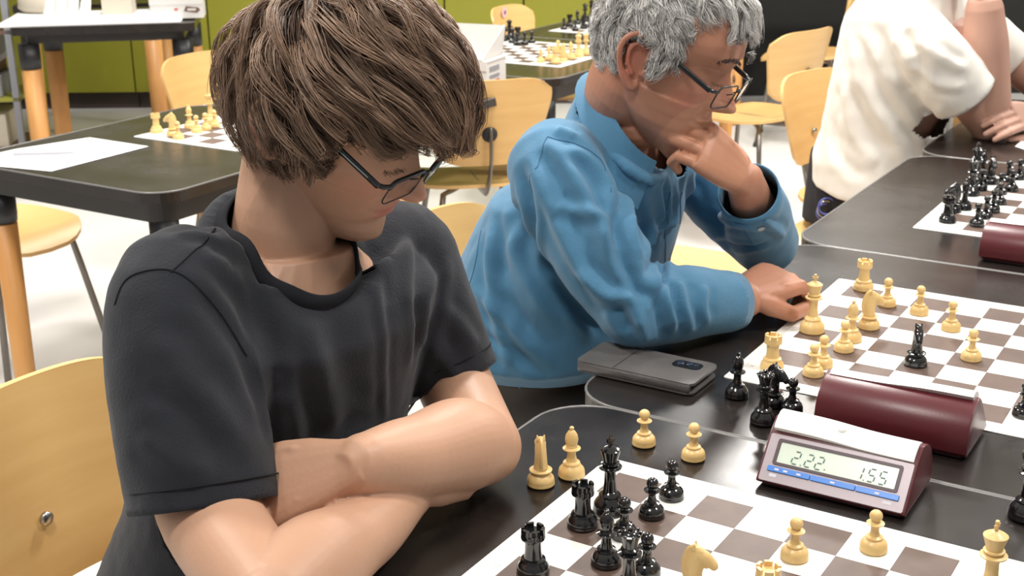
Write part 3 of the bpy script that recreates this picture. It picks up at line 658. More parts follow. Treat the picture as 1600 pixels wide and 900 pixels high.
for k in range(4):
    bm = bmesh.new(); prof = [(-.035, 0), (.012, 0), (.030, .11), (.018, .14), (-.012, .07)]
    prism(bm, prof, -.014, .014, mtx=Matrix.Rotation(PI/2, 4, 'X')); o = obj('folded_card', bm, M['paper'], None, bevel=.003); o.location = (-2.0+k*.052, 5.80, TO+.0065); o.rotation_euler = (0, 0, .9)
    tag(o, ['leftmost', 'second from left', 'third from left', 'rightmost'][k]+' of the four white folded cards on the far table', 'card', 'folded white cards on the far table')
bm = bmesh.new(); lathe(bm, [(0, 0), (.10, 0), (.125, .02), (.12, .07), (.07, .10), (.03, .12), (.0, .12)], 24); o = obj('cloth_bag', bm, M['beige'], None, True); o.scale = (1.1, .7, 1); o.location = (-2.10, 6.08, TO+.007); tag(o, 'beige cloth bag behind the folded cards on the far table', 'bag')
bm = bmesh.new(); lathe(bm, [(0, 0), (.012, 0), (.010, .010), (0, .012)], 12); o = obj('small_black_cap', bm, M['rubber'], None, True); o.location = (*atz(186, 21, TO+.007)[:2], TO+.007); tag(o, 'small black cap lying between the cards and the printed carton', 'cap')
# open storage shelf at the far left
t = thing('storage_shelf', 'low open shelf with stacked boxes at the left edge behind the far table', 'shelf', (-2.90, 6.6, 0), .12)
for z in (.02, .27, .60, .93, 1.2):
    bm = bmesh.new(); box(bm, -.45, .45, -.2, .2, z, z+.02); obj('shelf_board', bm, M['yellowline'] if z > .2 and z < .3 else M['brownbox'], t)
for x in (-.45, .42):
    for y in (-.2, .17):
        bm = bmesh.new(); box(bm, x, x+.03, y, y+.03, 0, 1.25); obj('corner_post', bm, M['greybox'], t)
for z, sz, sx, m, lab in ((.2925, .10, .62, 'greybox', 'grey box at the bottom of the shelf stack'), (.3945, .06, .55, 'brownbox', 'brown box in the middle of the shelf stack'), (.4565, .03, .60, 'lilac', 'flat lilac box in the shelf stack'), (.4885, .09, .60, 'greybox', 'grey box at the top of the shelf stack'), (.0425, .16, .62, 'beige', 'beige box on the lowest shelf'), (.622, .10, .5, 'lilac', 'lilac box on the upper shelf'), (.952, .14, .6, 'card', 'white box on the highest shelf')):
    bm = bmesh.new(); box(bm, -sx/2, sx/2, -.15, .15, 0, sz); o = obj('storage_box', bm, M[m], None, bevel=.003); o.location = (-2.90+.06, 6.58, z); o.rotation_euler = (0, 0, .12); tag(o, lab, 'box')
# cartons in the middle background
q = atz(768, 148)
def side_print(t):
    bm = bmesh.new()
    for z0, z1, m_ in ((.055, .07, 0), (.035, .045, 0), (.015, .028, 1)): box(bm, .0955, .0962, -.05, .02, z0, z1, m_)
    obj('printed_label', bm, [M['greybox'], M['redp']], t)
    bm = bmesh.new(); box(bm, -.06, -.03, -.0725, -.0715, .03, .045); obj('logo_print', bm, M['beige'], t)
cc = atz(746, 143)
carton('white carton with printed side on the table beyond the plywood chair', cc.x-.03, cc.y+.10, TO, .19, .14, .085, -.42, 'card', extra=side_print)
t = thing('card_tray', 'open light grey card tray on top of the white carton', 'tray', (cc.x-.055, cc.y+.115, TO+.0895), -.42)
bm = bmesh.new(); box(bm, -.11, .11, -.075, .075, 0, .004); obj('tray_base', bm, M['foam'], t)
for nm, mt in (('tray_flap', Matrix.Translation((0, .075, .004)) @ Matrix.Rotation(-.25, 4, 'X')),):
    bm = bmesh.new(); box(bm, -.11, .11, -.002, .002, 0, .085, mtx=mt); obj(nm, bm, M['foam'], t)
for x in (-.11, .106):
    bm = bmesh.new(); prism(bm, [(-.075, .002), (.075, .002), (.094, .088)], x, x+.004, mtx=Matrix(((0, 0, 1, 0), (1, 0, 0, 0), (0, 1, 0, 0), (0, 0, 0, 1)))); obj('tray_end', bm, M['foam'], t)
# ---------------------------------------------------------------- body builders
def evaluated(bm, mods):
    me = bpy.data.meshes.new('tmp'); bmesh.ops.recalc_face_normals(bm, faces=bm.faces); bm.to_mesh(me); bm.free()
    o = bpy.data.objects.new('tmp', me); C.objects.link(o); mods(o)
    r = bpy.data.meshes.new_from_object(o.evaluated_get(bpy.context.evaluated_depsgraph_get())); bpy.data.objects.remove(o); bpy.data.meshes.remove(me)
    return r
def remeshed(bm, voxel, smooth=2, factor=.5):
    def mods(o):
        m = o.modifiers.new('r', 'REMESH'); m.mode = 'VOXEL'; m.voxel_size = voxel
        if smooth: s = o.modifiers.new('s', 'SMOOTH'); s.iterations = smooth; s.factor = factor
    return evaluated(bm, mods)
def co(me):
    a = np.empty(len(me.vertices)*3, np.float32); me.vertices.foreach_get('co', a); return a.reshape(-1, 3).astype(float)
def setco(me, V): me.vertices.foreach_set('co', np.asarray(V, np.float32).ravel()); me.update()
def nrm(me):
    a = np.empty(len(me.vertices)*3, np.float32); me.vertices.foreach_get('normal', a); return a.reshape(-1, 3).astype(float)
def loft(bm, secs, n=28, ex=2.3):
    "secs: (centre, half-width vector, half-depth vector)"
    rings = []
    for c, a, b in secs:
        c, a, b = Vector(c), Vector(a), Vector(b); r = []
        for k in range(n):
            t = 2*PI*k/n; ct, st = math.cos(t), math.sin(t)
            r.append(bm.verts.new(c+a*(abs(ct)**(2/ex)*(1 if ct > 0 else -1))+b*(abs(st)**(2/ex)*(1 if st > 0 else -1))))
        rings.append(r)
    for A, B in zip(rings, rings[1:]):
        for k in range(n): bm.faces.new((A[k], A[(k+1) % n], B[(k+1) % n], B[k]))
    bm.faces.new(rings[0][::-1]); bm.faces.new(rings[-1])
def limb(bm, pts, rads, n=18, k=7, flat=1.0, up=None):
    "smooth tapered limb through pts with a radius (or pair) at each"
    n = n if n < 16 else 40; P = smooth_path(pts, k); m = len(pts); R = []
    for i in range(len(P)):
        t = i/(len(P)-1)*(m-1); a = min(int(t), m-2); f = t-a; f = f*f*(3-2*f)
        ra, rb = rads[a], rads[a+1]
        ra = ra if isinstance(ra, tuple) else (ra, ra*flat); rb = rb if isinstance(rb, tuple) else (rb, rb*flat)
        R.append((ra[0]*(1-f)+rb[0]*f, ra[1]*(1-f)+rb[1]*f))
    tube(bm, P, R, n, round_caps=True, up=up)
def ball(bm, c, r, axes=None):
    m = Matrix.Translation(Vector(c))
    if axes is not None: m = m @ axes.to_4x4()
    s = Matrix.Diagonal((r, r, r, 1)) if not isinstance(r, (tuple, list)) else Matrix.Diagonal((*r, 1))
    bmesh.ops.create_uvsphere(bm, u_segments=24, v_segments=14, radius=1, matrix=m @ s)

# ---- head in its own frame: x to the person's left, y forward, z up, origin between the ears
def ip(z, tab):
    zs = [t[0] for t in tab]; return np.interp(z, zs, [t[1] for t in tab])
FRONT = [(-.118, .050), (-.112, .070), (-.104, .083), (-.094, .090), (-.084, .0895), (-.074, .0855), (-.064, .0885), (-.050, .0925), (-.036, .0925), (-.026, .092), (-.010, .091), (.008, .0895), (.022, .0895), (.034, .094), (.044, .0985), (.060, .0985), (.080, .092), (.098, .078), (.112, .059), (.124, .034), (.132, .005)]
BACK = [(-.118, .020), (-.105, .005), (-.09, -.010), (-.07, -.030), (-.055, -.062), (-.04, -.074), (-.02, -.085), (0, -.092), (.03, -.099), (.06, -.098), (.085, -.088), (.105, -.067), (.12, -.043), (.132, -.015)]
HALF = [(-.118, .012), (-.112, .022), (-.100, .034), (-.085, .044), (-.07, .052), (-.05, .0585), (-.03, .0635), (-.01, .0685), (.01, .0715), (.03, .0735), (.055, .0755), (.08, .0715), (.10, .0585), (.115, .0425), (.126, .024), (.132, .008)]
def head_bm(bm, Mx, nose=1.0, jaw=1.0, heavy=0.0, nx=150, nz=150, mouth=0):
    zs = np.linspace(-.117, .1315, nz); rings = []
    for z in zs:
        f, b, w = ip(z, FRONT), ip(z, BACK), ip(z, HALF)
        if z < -.03: w *= jaw
        if heavy and z < -.02: f += .0; w += heavy*math.exp(-((z+.075)/.03)**2)
        yc = (f+b)/2 if z > -.05 else f-(f-b)*.5
        t = np.linspace(0, 2*PI, nx, endpoint=False); s, c_ = np.sin(t), np.cos(t)
        e = 2.25
        x = w*np.abs(c_)**(2/e)*np.sign(c_); y = yc+np.where(s > 0, (f-yc), (yc-b))*np.abs(s)**(2/e)*np.sign(s)
        fr = np.clip((y-yc)/(f-yc+1e-6), 0, 1)
        g = lambda x0, z0, sx, sz: np.exp(-((np.abs(x)-x0)/sx)**2-((z-z0)/sz)**2)
        d = np.zeros(nx)
        # nose: ridge growing to the tip, wings, undercut
        zt = (-.0 if z > .028 else 0)
        if z > -.034:
            prog = np.clip((.030-z)/.048, 0, 1); rise = (.004+.0275*prog**1.15)*np.clip((z+.034)/.010, 0, 1)**.6 if z < .034 else .004*np.exp(-((z-.034)/.01)**2)
            wid = .0072+.0075*prog
            d += nose*rise*np.exp(-(np.abs(x)/wid)**2.3)
        d += nose*.0085*g(.0125, -.0215, .0065, .0085)
        # sockets, lids, brow
        d += -.0125*g(.033, .020, .0165, .0125)+.0085*g(.033, .0165, .0125, .0095)
        d += -.0016*g(.033, .0095, .013, .0018)-.0022*g(.033, .0235, .0145, .0018)
        d += .0035*g(.030, .043, .018, .008)
        d += .0035*g(.048, -.012, .016, .014)                       # cheek bone
        d += -.0035*g(.040, -.050, .014, .018)*(1-heavy*40)
        d += -.0022*np.exp(-((np.abs(x)-(.018+(-.02-z)*.35))/.004)**2)*(1 if -.055 < z < -.02 else 0)   # fold beside the mouth
        lipw = np.exp(-(np.abs(x)/.0215)**4)
        d += lipw*(.0042*math.exp(-((z+.0495)/.0042)**2)+.0050*math.exp(-((z+.0610)/.0048)**2)-.0042*math.exp(-((z+.0553)/.0016)**2))
        d += -.0016*np.exp(-(np.abs(x)/.0035)**2)*math.exp(-((z+.041)/.006)**2)
        d += .0035*np.exp(-(np.abs(x)/.016)**2)*math.exp(-((z+.094)/.011)**2)
        y = y+d*np.where(fr > .05, 1, 0)*np.clip(fr*3, 0, 1)
        rings.append([bm.verts.new(Mx @ Vector((x[k], y[k], z))) for k in range(nx)])
    for A, B in zip(rings, rings[1:]):
        for k in range(nx): bm.faces.new((A[k], A[(k+1) % nx], B[(k+1) % nx], B[k]))
    bm.faces.new(rings[0][::-1]); bm.faces.new(rings[-1])
def ear_bm(bm, Mx, side, y0=-.022, z0=0, s=1.0):
    "outer ear: rim, inner fold, bowl and lobe"
    def P(u_, v_, o): return Mx @ Vector((side*(.0715+o+.012*max(0, -u_*.0+.0)+(-u_)*.28), y0+u_, z0+v_))
    rim = [P(.010*s, .004, .002), P(.014*s, .018*s, .005), P(.006*s, .030*s, .008), (P(-.008*s, .034*s, .010)), P(-.019*s, .024*s, .012), P(-.021*s, .008*s, .012), P(-.015*s, -.010*s, .009), P(-.006*s, -.022*s, .006), P(.003*s, -.030*s, .003), P(.008*s, -.024*s, .001)]
    limb(bm, rim, [.0036, .0042, .0044, .0046, .0046, .0044, .0044, .0062, .0070, .0036], 10, 5)
    inner = [P(.004*s, .018*s, .004), P(-.006*s, .022*s, .006), P(-.012*s, .012*s, .007), P(-.009*s, -.004*s, .005), P(-.001*s, -.014*s, .004)]
    limb(bm, inner, [.0024, .0030, .0030, .0030, .0034], 8, 4)
    pl = [P(.008*s, -.020*s, -.001), P(.009*s, .016*s, -.001), P(-.006*s, .028*s, .003), P(-.017*s, .016*s, .005), P(-.013*s, -.006*s, .003), P(-.002*s, -.024*s, .0)]
    q = [bm.verts.new(p) for p in pl]; n = Mx.to_3x3() @ Vector((side*-.006, 0, 0)); q2 = [bm.verts.new(p+n) for p in pl]
    bm.faces.new(q); bm.faces.new(q2[::-1])
    for i in range(len(q)): bm.faces.new((q[i], q2[i], q2[(i+1) % len(q)], q[(i+1) % len(q)]))
    limb(bm, [P(.012*s, -.004*s, .0), P(.010*s, -.012*s, .002)], [.0035, .0035], 8, 3)
def head_frame(origin, yaw, pitch, roll, scale):
    a, b, c = map(math.radians, (yaw, pitch, roll)); Fh = Vector((math.cos(a), math.sin(a), 0)); Z = Vector((0, 0, 1)); L = Z.cross(Fh)
    F = math.cos(b)*Fh-math.sin(b)*Z; T = math.cos(b)*Z+math.sin(b)*Fh
    L2 = math.cos(c)*L+math.sin(c)*T; T2 = -math.sin(c)*L+math.cos(c)*T
    m = Matrix.Identity(4)
    for i in range(3): m[i][0] = L2[i]*scale; m[i][1] = F[i]*scale; m[i][2] = T2[i]*scale; m[i][3] = origin[i]
    return m
def hand(bm, wrist, D, N, thumb, curls, size=1.0, spread=.05, tcurl=(.2, .3), tdir=.75, wr=.026):
    """wrist point, D towards the fingers, N out of the back of the hand, thumb = +1 if the thumb is on the D x N side;
    curls = ((a, b, c) per finger from the index), radians of bend towards the palm"""
    D = Vector(D).normalized(); N = (Vector(N)-D*Vector(N).dot(D)).normalized(); S = D.cross(N).normalized()*thumb; w0 = Vector(wrist); k = size
    # palm
    secs = [(-.012, .022, .019, 0), (.01, .026, .0175, .001), (.035, .034, .0155, .003), (.060, .0385, .0145, .004), (.080, .040, .0130, .003), (.090, .037, .0105, .001)]
    loft(bm, [(w0+D*d*k+N*o*k-S*.002*k, S*a*k, N*b*k) for d, a, b, o in secs], 20, 2.6)
    bases = [(.0285, .086), (.0095, .090), (-.0105, .087), (-.0290, .079)]; lens = [(.042, .025, .020), (.046, .029, .021), (.042, .027, .020), (.033, .020, .018)]; rr = [.0092, .0094, .0090, .0080]
    for i in range(4):
        so, do = bases[i]; p = w0+D*do*k+S*so*k+N*.001*k; ang = 0; pts = [p-D*.022*k-S*so*.15*k, p]; sp = (1.5-i)*spread
        for L, c in zip(lens[i], curls[i]):
            ang += c; dv = (D*math.cos(ang)-N*math.sin(ang)); dv = (dv+S*sp).normalized(); p = p+dv*L*k; pts.append(p)
        r = rr[i]*k; Q = []
        for a, b in zip(pts, pts[1:]): Q += [a, (a+b)/2]
        Q.append(pts[-1]); rad = [r*1.05, r*1.05, r*1.08, r*.98, r*1.04, r*.93, r*.97, r*.88, r*.80][:len(Q)]
        tube(bm, Q, rad, 12, round_caps=True)
    for so, do in bases: tube(bm, [w0+D*.015*k+S*so*.35*k+N*.0100*k, w0+D*.05*k+S*so*.8*k+N*.0135*k, w0+D*(do-.002)*k+S*so*k+N*.0075*k], [.0030*k, .0042*k, .0062*k], 10, round_caps=True)
    b = w0+D*.022*k+S*(.026 if tdir > .1 else .010)*k-N*(.006 if tdir > .1 else .014)*k; d1 = (D*(1-tdir)+S*tdir-N*tcurl[0]).normalized(); p1 = b+d1*.038*k
    d2 = (D*1.0+S*(.15-tcurl[1])-N*tcurl[1]*.8).normalized(); p2 = p1+d2*.033*k; d3 = (d2-S*tcurl[1]*.6-N*.15).normalized(); p3 = p2+d3*.026*k
    tube(bm, [b-d1*.015*k, b, (b+p1)/2, p1, (p1+p2)/2, p2, p3], [.013*k, .0145*k, .0125*k, .0112*k, .0100*k, .0105*k, .0082*k], 12, round_caps=True)

# ---- strands of hair as thin three-sided tapering tubes
def strands_mesh(name, paths, rad, cols, material, parent):
    "paths (n, k, 3), rad (n,), cols (n, 3)"
    n, k, _ = paths.shape
    t = np.gradient(paths, axis=1); t /= np.linalg.norm(t, axis=2, keepdims=True)+1e-9
    ref = np.array([.3, .2, .93]); s = np.cross(t, ref); s /= np.linalg.norm(s, axis=2, keepdims=True)+1e-9; q = np.cross(s, t)
    tap = np.interp(np.linspace(0, 1, k), [0, .15, .6, 1], [.7, 1, .85, .12])[None, :, None]*rad[:, None, None]
    V = np.stack([paths+tap*(s*math.cos(a)+q*math.sin(a)) for a in (0, 2*PI/3, 4*PI/3)], axis=2)      # n, k, 3, 3
    V = V.reshape(-1, 3); base = (np.arange(n)*k*3)[:, None, None]+(np.arange(k-1)*3)[None, :, None]+np.arange(3)[None, None, :]
    nx_ = (np.arange(n)*k*3)[:, None, None]+(np.arange(k-1)*3)[None, :, None]+((np.arange(3)+1) % 3)[None, None, :]
    F = np.stack([base, nx_, nx_+3, base+3], -1).reshape(-1, 4)
    me = bpy.data.meshes.new(name); me.vertices.add(len(V)); me.vertices.foreach_set('co', V.astype(np.float32).ravel())
    me.loops.add(F.size); me.loops.foreach_set('vertex_index', F.astype(np.int32).ravel()); me.polygons.add(len(F))
    me.polygons.foreach_set('loop_start', np.arange(0, F.size, 4, dtype=np.int32)); me.update(calc_edges=True)
    me.polygons.foreach_set('use_smooth', np.ones(len(F), bool))
    ca = me.color_attributes.new('Col', 'FLOAT_COLOR', 'POINT'); cc = np.repeat(np.c_[cols, np.ones(n)], k*3, axis=0); ca.data.foreach_set('color', cc.astype(np.float32).ravel())
    me.materials.append(material); return link(name, me, parent)
def hair_mat(name, rough=.42):
    m = use_attr(mat(name, (.2, .1, .05), rough, spec=.55)); return m
EC = np.array([0, -.004, .034]); ER = np.array([.0775, .1005, .0985])
def groom(seed, nguide, nchild, scalp, flow, length, lift, limit, spread=.006, wav=.004, steps=15, clump=.75):
    """strands in head space. scalp(p)->bool mask of roots, flow(p, h)->direction, length(p), lift(p, r)->height the hair rises to,
    limit(p)->lowest z a strand may reach"""
    r = np.random.default_rng(seed); d = r.normal(size=(nguide*12, 3)); d /= np.linalg.norm(d, axis=1, keepdims=True); p = EC+d*ER
    p = p[scalp(p)][:nguide]; g = len(p); L = length(p)*r.uniform(.75, 1.15, g); lr = r.uniform(0, 1, g); ph = r.uniform(0, 6.28, (g, 3)); bias = r.normal(size=(g, 3))*.16
    def march(P0, lr, extra):
        P = [P0]; q = P0.copy(); alive = np.ones(len(q), bool)
        for i in range(steps-1):
            t = (i+1)/(steps-1); h = lift(P0, lr)*(1-math.exp(-4.5*t))*(1-.30*t*t)
            f = flow(q, P0)+extra; nn = (q-EC)/ER**2; nn /= np.linalg.norm(nn, axis=1, keepdims=True); f = f-nn*(f*nn).sum(1, keepdims=True); f /= np.linalg.norm(f, axis=1, keepdims=True)+1e-9
            nq = q+f*(LL/(steps-1))[:, None]
            u_ = (nq-EC)/ER; rr_ = np.linalg.norm(u_, axis=1, keepdims=True); tgt = 1+h[:, None]/.092; free = (nq[:, 1:2] < -.01) & (nq[:, 2:3] < .02); tgt = np.where(free, np.maximum(tgt, np.minimum(rr_, 1.62)), tgt); nq = EC+u_/rr_*ER*tgt
            alive &= nq[:, 2] > limit(nq, lr); q = np.where(alive[:, None], nq, q+(nq-q)*.04); P.append(q)
        return np.stack(P, 1)
    LL = L; G = march(p, lr, bias)
    # children follow their guide and gather towards its tip
    off = r.normal(size=(g, nchild, 3))*spread; root = p[:, None]+off; u_ = (root-EC)/ER; root = EC+u_/np.linalg.norm(u_, axis=2, keepdims=True)*ER; off = root-p[:, None]
    t = np.linspace(0, 1, steps)[None, None, :, None]; k = 1-clump*t**1.1
    Pp = G[:, None]+off[:, :, None]*k
    w_ = wav*np.sin(t*r.uniform(5, 11, (g, 1, 1, 1))+ph[:, None, None])*t+r.normal(size=(g, nchild, 1, 3))*.0016*t+.0012*np.sin(t*14+r.uniform(0, 6.28, (g, nchild, 1, 3)))*t
    Pp = (Pp+w_).reshape(-1, steps, 3)
    # cut some children short so the tips are ragged
    return Pp, np.repeat(r.uniform(0, 1, g), nchild), r
def xform(Mx, P): 
    m = np.array(Mx); return P @ m[:3, :3].T+m[:3, 3]

# ---- folds pressed into cloth along strokes
def fold_strokes(me, strokes, seed=1, micro=.0012, mscale=22):
    V = co(me); N = nrm(me)
    bvh = BVHTree.FromPolygons([tuple(v) for v in V], [tuple(p.vertices) for p in me.polygons])
    D = np.zeros(len(V))
    for pts, width, height in strokes:
        P3 = []
        for px, py in pts:
            d = (_F+_X*((px-800)/FPX)-_U*((py-450)/FPX)).normalized(); h = bvh.ray_cast(CAM, d)
            if h[0] is not None and (not P3 or (np.linalg.norm(np.array(h[0])-P3[-1]) < .22)): P3.append(np.array(h[0]))
        if len(P3) < 2: continue
        P3 = [np.array(q) for q in smooth_path(P3, 5)]; best = np.full(len(V), 9.); tt = np.zeros(len(V)); tot = len(P3)-1
        for i in range(tot):
            a, b = P3[i], P3[i+1]; ab = b-a; s = np.clip(((V-a)@ab)/(ab@ab+1e-12), 0, 1); dd = np.linalg.norm(V-a-s[:, None]*ab, axis=1)
            m = dd < best; best[m] = dd[m]; tt[m] = (i+s[m])/tot
        env = np.clip(np.minimum(tt, 1-tt)*5+.15, 0, 1)
        D += env*height*(np.exp(-(best/width)**2)-.45*np.exp(-((best-width*1.9)/width)**2))
    if micro:
        for i in np.arange(len(V)):
            v = Vector(V[i]); n_ = noise.noise(v*mscale)+.5*noise.noise(v*mscale*2.1); D[i] += micro*n_
    setco(me, V+N*D[:, None]); return me
def cut(me, tests):
    "remove the vertices for which any test is true, leaving open hems"
    bm = bmesh.new(); bm.from_mesh(me); bm.verts.ensure_lookup_table(); V = co(me); kill = np.zeros(len(V), bool)
    for t in tests: kill |= t(V)
    bmesh.ops.delete(bm, geom=[bm.verts[i] for i in np.nonzero(kill)[0]], context='VERTS'); return bm
def flatten_to(me, V, N_, centre, normal, rad, band):
    return V
LOOPS = {}
def plane_loop(me, p, n, cnt=72, rmax=.3, smooth=2):
    "where the plane (p, n) leaves the solid cloth, found outwards from p: a closed ring of points"
    bvh = BVHTree.FromPolygons([tuple(v.co) for v in me.vertices], [tuple(q.vertices) for q in me.polygons]); p, n = Vector(p), Vector(n).normalized(); a = n.orthogonal().normalized(); b = n.cross(a); out = []
    for k in range(cnt):
        d = a*math.cos(2*PI*k/cnt)+b*math.sin(2*PI*k/cnt); h = bvh.ray_cast(p, d, rmax); out.append(h[0] if h[0] is not None else None)
    for k in range(cnt):
        if out[k] is None: out[k] = next((out[(k+i) % cnt] for i in range(cnt) if out[(k+i) % cnt] is not None), p)
    for _ in range(smooth): out = [(out[k-1]+out[k]*2+out[(k+1) % cnt])/4 for k in range(cnt)]
    return out
HOLE = None
def hole_loop(me, p, n, cnt=90):
    bvh = BVHTree.FromPolygons([tuple(v.co) for v in me.vertices], [tuple(q.vertices) for q in me.polygons]); a, b, ra, rf, rb = HOLE; n = Vector(n).normalized(); out = []
    for k in range(cnt):
        t = 2*PI*k/cnt; c, s_ = math.cos(t), math.sin(t); q = Vector(p)+a*(ra*c)+b*((rf if s_ > 0 else rb)*s_); h = bvh.ray_cast(q+n*.12, -n, .3); out.append(h[0] if h[0] is not None else q)
    for _ in range(9): out = [(out[k-1]+out[k]*2+out[(k+1) % cnt])/4 for k in range(cnt)]
    return out
def nearest_on(L, q):
    best, bp = 9, q
    for a, b in zip(L, L[1:]+L[:1]):
        ab = b-a; t = max(0, min(1, (q-a).dot(ab)/(ab.dot(ab)+1e-12))); c = a+ab*t; d = (q-c).length
        if d < best: best, bp = d, c
    return bp, best
def cloth_obj(name, me, material, parent, thick=.0022, tests=(), snaps=()):
    "open the solid cloth beyond each plane (point, normal, reach) and pull the cut edge onto a clean ring"
    def mk(p, n, r, cyl=None):
        p, n = np.array(p), np.array(n)/np.linalg.norm(n)
        if cyl == 'hole':
            a, b, ra, rf, rb = HOLE
            def f(V):
                x, y, z = (V-p)@np.array(a), (V-p)@np.array(b), (V-p)@n; return (z > -.02) & (z < .2) & ((x/ra)**2+(y/np.where(y > 0, rf, rb))**2 < 1)
            return f
        if cyl: return lambda V: ((V-p)@n > 0) & ((V-p)@n < (.25 if cyl == 'cyl' else cyl)) & (np.linalg.norm((V-p)-((V-p)@n)[:, None]*n, axis=1) < r)
        return lambda V: ((V-p)@n > 0) & (np.linalg.norm(V-p, axis=1) < r)
    rings = [hole_loop(me, q[0], q[1]) if len(q) > 3 and q[3] == 'hole' else plane_loop(me, q[0], q[1]) for q in snaps]
    bm = cut(me, [mk(*s) for s in snaps]+list(tests))
    for q, L in zip(snaps, rings):
        p, n, r = Vector(q[0]), Vector(q[1]).normalized(), q[2]; rm = max((x-p).length for x in L)+.02
        for v in bm.verts:
            if v.is_boundary and abs((v.co-p).dot(n)) < .035 and (v.co-p).length < rm:
                c, d = nearest_on(L, v.co)
                if d < .03: v.co = c
    out = bpy.data.meshes.new(name); bmesh.ops.smooth_vert(bm, verts=[v for v in bm.verts if not v.is_boundary and any(e.other_vert(v).is_boundary for e in v.link_edges)], factor=.5, use_axis_x=True, use_axis_y=True, use_axis_z=True)
    bm.normal_update(); bm.to_mesh(out); bm.free(); out.materials.append(material)
    o = link(name, out, parent, True); s = o.modifiers.new('thickness', 'SOLIDIFY'); s.thickness = thick; s.offset = -1; LOOPS[name] = rings
    return o
def band(name, L, n, mtl, person, parent, r=(.0022, .010), inward=(0, -1), shift=0.0):
    "ribbed band of cloth running round the ring L; inward = mix of (plane normal, outward) along which the band is wide"
    L = [q+Vector(n).normalized()*shift for q in L]; c = sum(L, Vector())/len(L); nn = Vector(n).normalized(); bm = bmesh.new(); rings = []; m = len(L)
    for i in range(m):
        t = (L[(i+1) % m]-L[i-1]).normalized(); out = (L[i]-c); out = (out-nn*out.dot(nn)).normalized(); ax = (nn*inward[0]+out*inward[1]).normalized(); b_ = t.cross(ax).normalized(); q = L[i]
        rings.append([bm.verts.new(q+ax*(r[1]*u_)+b_*(r[0]*v_)) for u_, v_ in ((-1, 0), (-.85, .9), (0, 1.1), (.85, .9), (1, 0), (.85, -.9), (0, -1.1), (-.85, -.9))])
    for i in range(m):
        A, B = rings[i], rings[(i+1) % m]
        for k in range(8): bm.faces.new((A[k], A[(k+1) % 8], B[(k+1) % 8], B[k]))
    o = obj(name, bm, mtl, None, True); rel(o, person); o.parent = parent; return o
def hem_ring(name, ob, p, n, r, off, material, parent, rad=.0012):
    return None
def seam(name, me, pts, material, parent, rad=.0011, lift=.0004):
    "a sewn seam lying on the cloth under the given picture points"
    V = co(me); bvh = BVHTree.FromPolygons([tuple(v) for v in V], [tuple(p.vertices) for p in me.polygons]); P3 = []
    for px, py in pts:
        d = (_F+_X*((px-800)/FPX)-_U*((py-450)/FPX)).normalized(); h = bvh.ray_cast(CAM, d)
        if h[0] is not None and (not P3 or (h[0]-P3[-1]).length < .12): P3.append(h[0]+h[1]*lift)
    if len(P3) < 2: return None
    Q = []
    for p in smooth_path(P3, 6):
        q = bvh.find_nearest(p); Q.append(q[0]+q[1]*lift if q[0] is not None else p)
    bm = bmesh.new(); tube(bm, Q, rad, 6, round_caps=True); return obj(name, bm, material, parent, True)
def skin_obj(name, me, parent, material, colour):
    V = co(me); c_ = np.clip(colour(V), 0, 1); ca = me.color_attributes.new('Col', 'FLOAT_COLOR', 'POINT'); ca.data.foreach_set('color', np.c_[c_, np.ones(len(V))].astype(np.float32).ravel())
    me.materials.clear(); me.materials.append(material); return link(name, me, parent, True)
def face_colour(V, Mx, base, lip, flush, stub=None, stub_amt=0, scale=1):
    m = np.linalg.inv(np.array(Mx)); P = V @ m[:3, :3].T+m[:3, 3]; x, y, z = P.T; c = np.tile(np.array(base), (len(V), 1)); inh = (y > -.15) & (y < .16) & (np.abs(x) < .12) & (z > -.14) & (z < .16)
    def mix(mask, col): c[:] = c*(1-mask[:, None])+np.array(col)*mask[:, None]
    f = (y > .05)*inh
    mix(.45*np.exp(-((np.abs(x)-.042)/.02)**2-((z+.025)/.022)**2)*f, flush); mix(.55*np.exp(-(x/.016)**2-((z+.020)/.014)**2)*(y > .09)*inh, flush)
    mix(.7*np.exp(-(((np.abs(x)-.0785)/.012)**2)-((y+.025)/.03)**2-((z-.0)/.04)**2)*inh, flush)
    if stub_amt: mix(stub_amt*np.clip(np.exp(-((z+.075)/.038)**2)*(1-np.exp(-(x/.03)**2)*np.exp(-((z+.055)/.012)**2)), 0, 1)*((y > -.02)*inh), stub)
    mix(.85*np.exp(-(np.abs(x)/.0215)**6-((z+.0555)/.0095)**4)*(y > .075)*inh, lip)
    return c
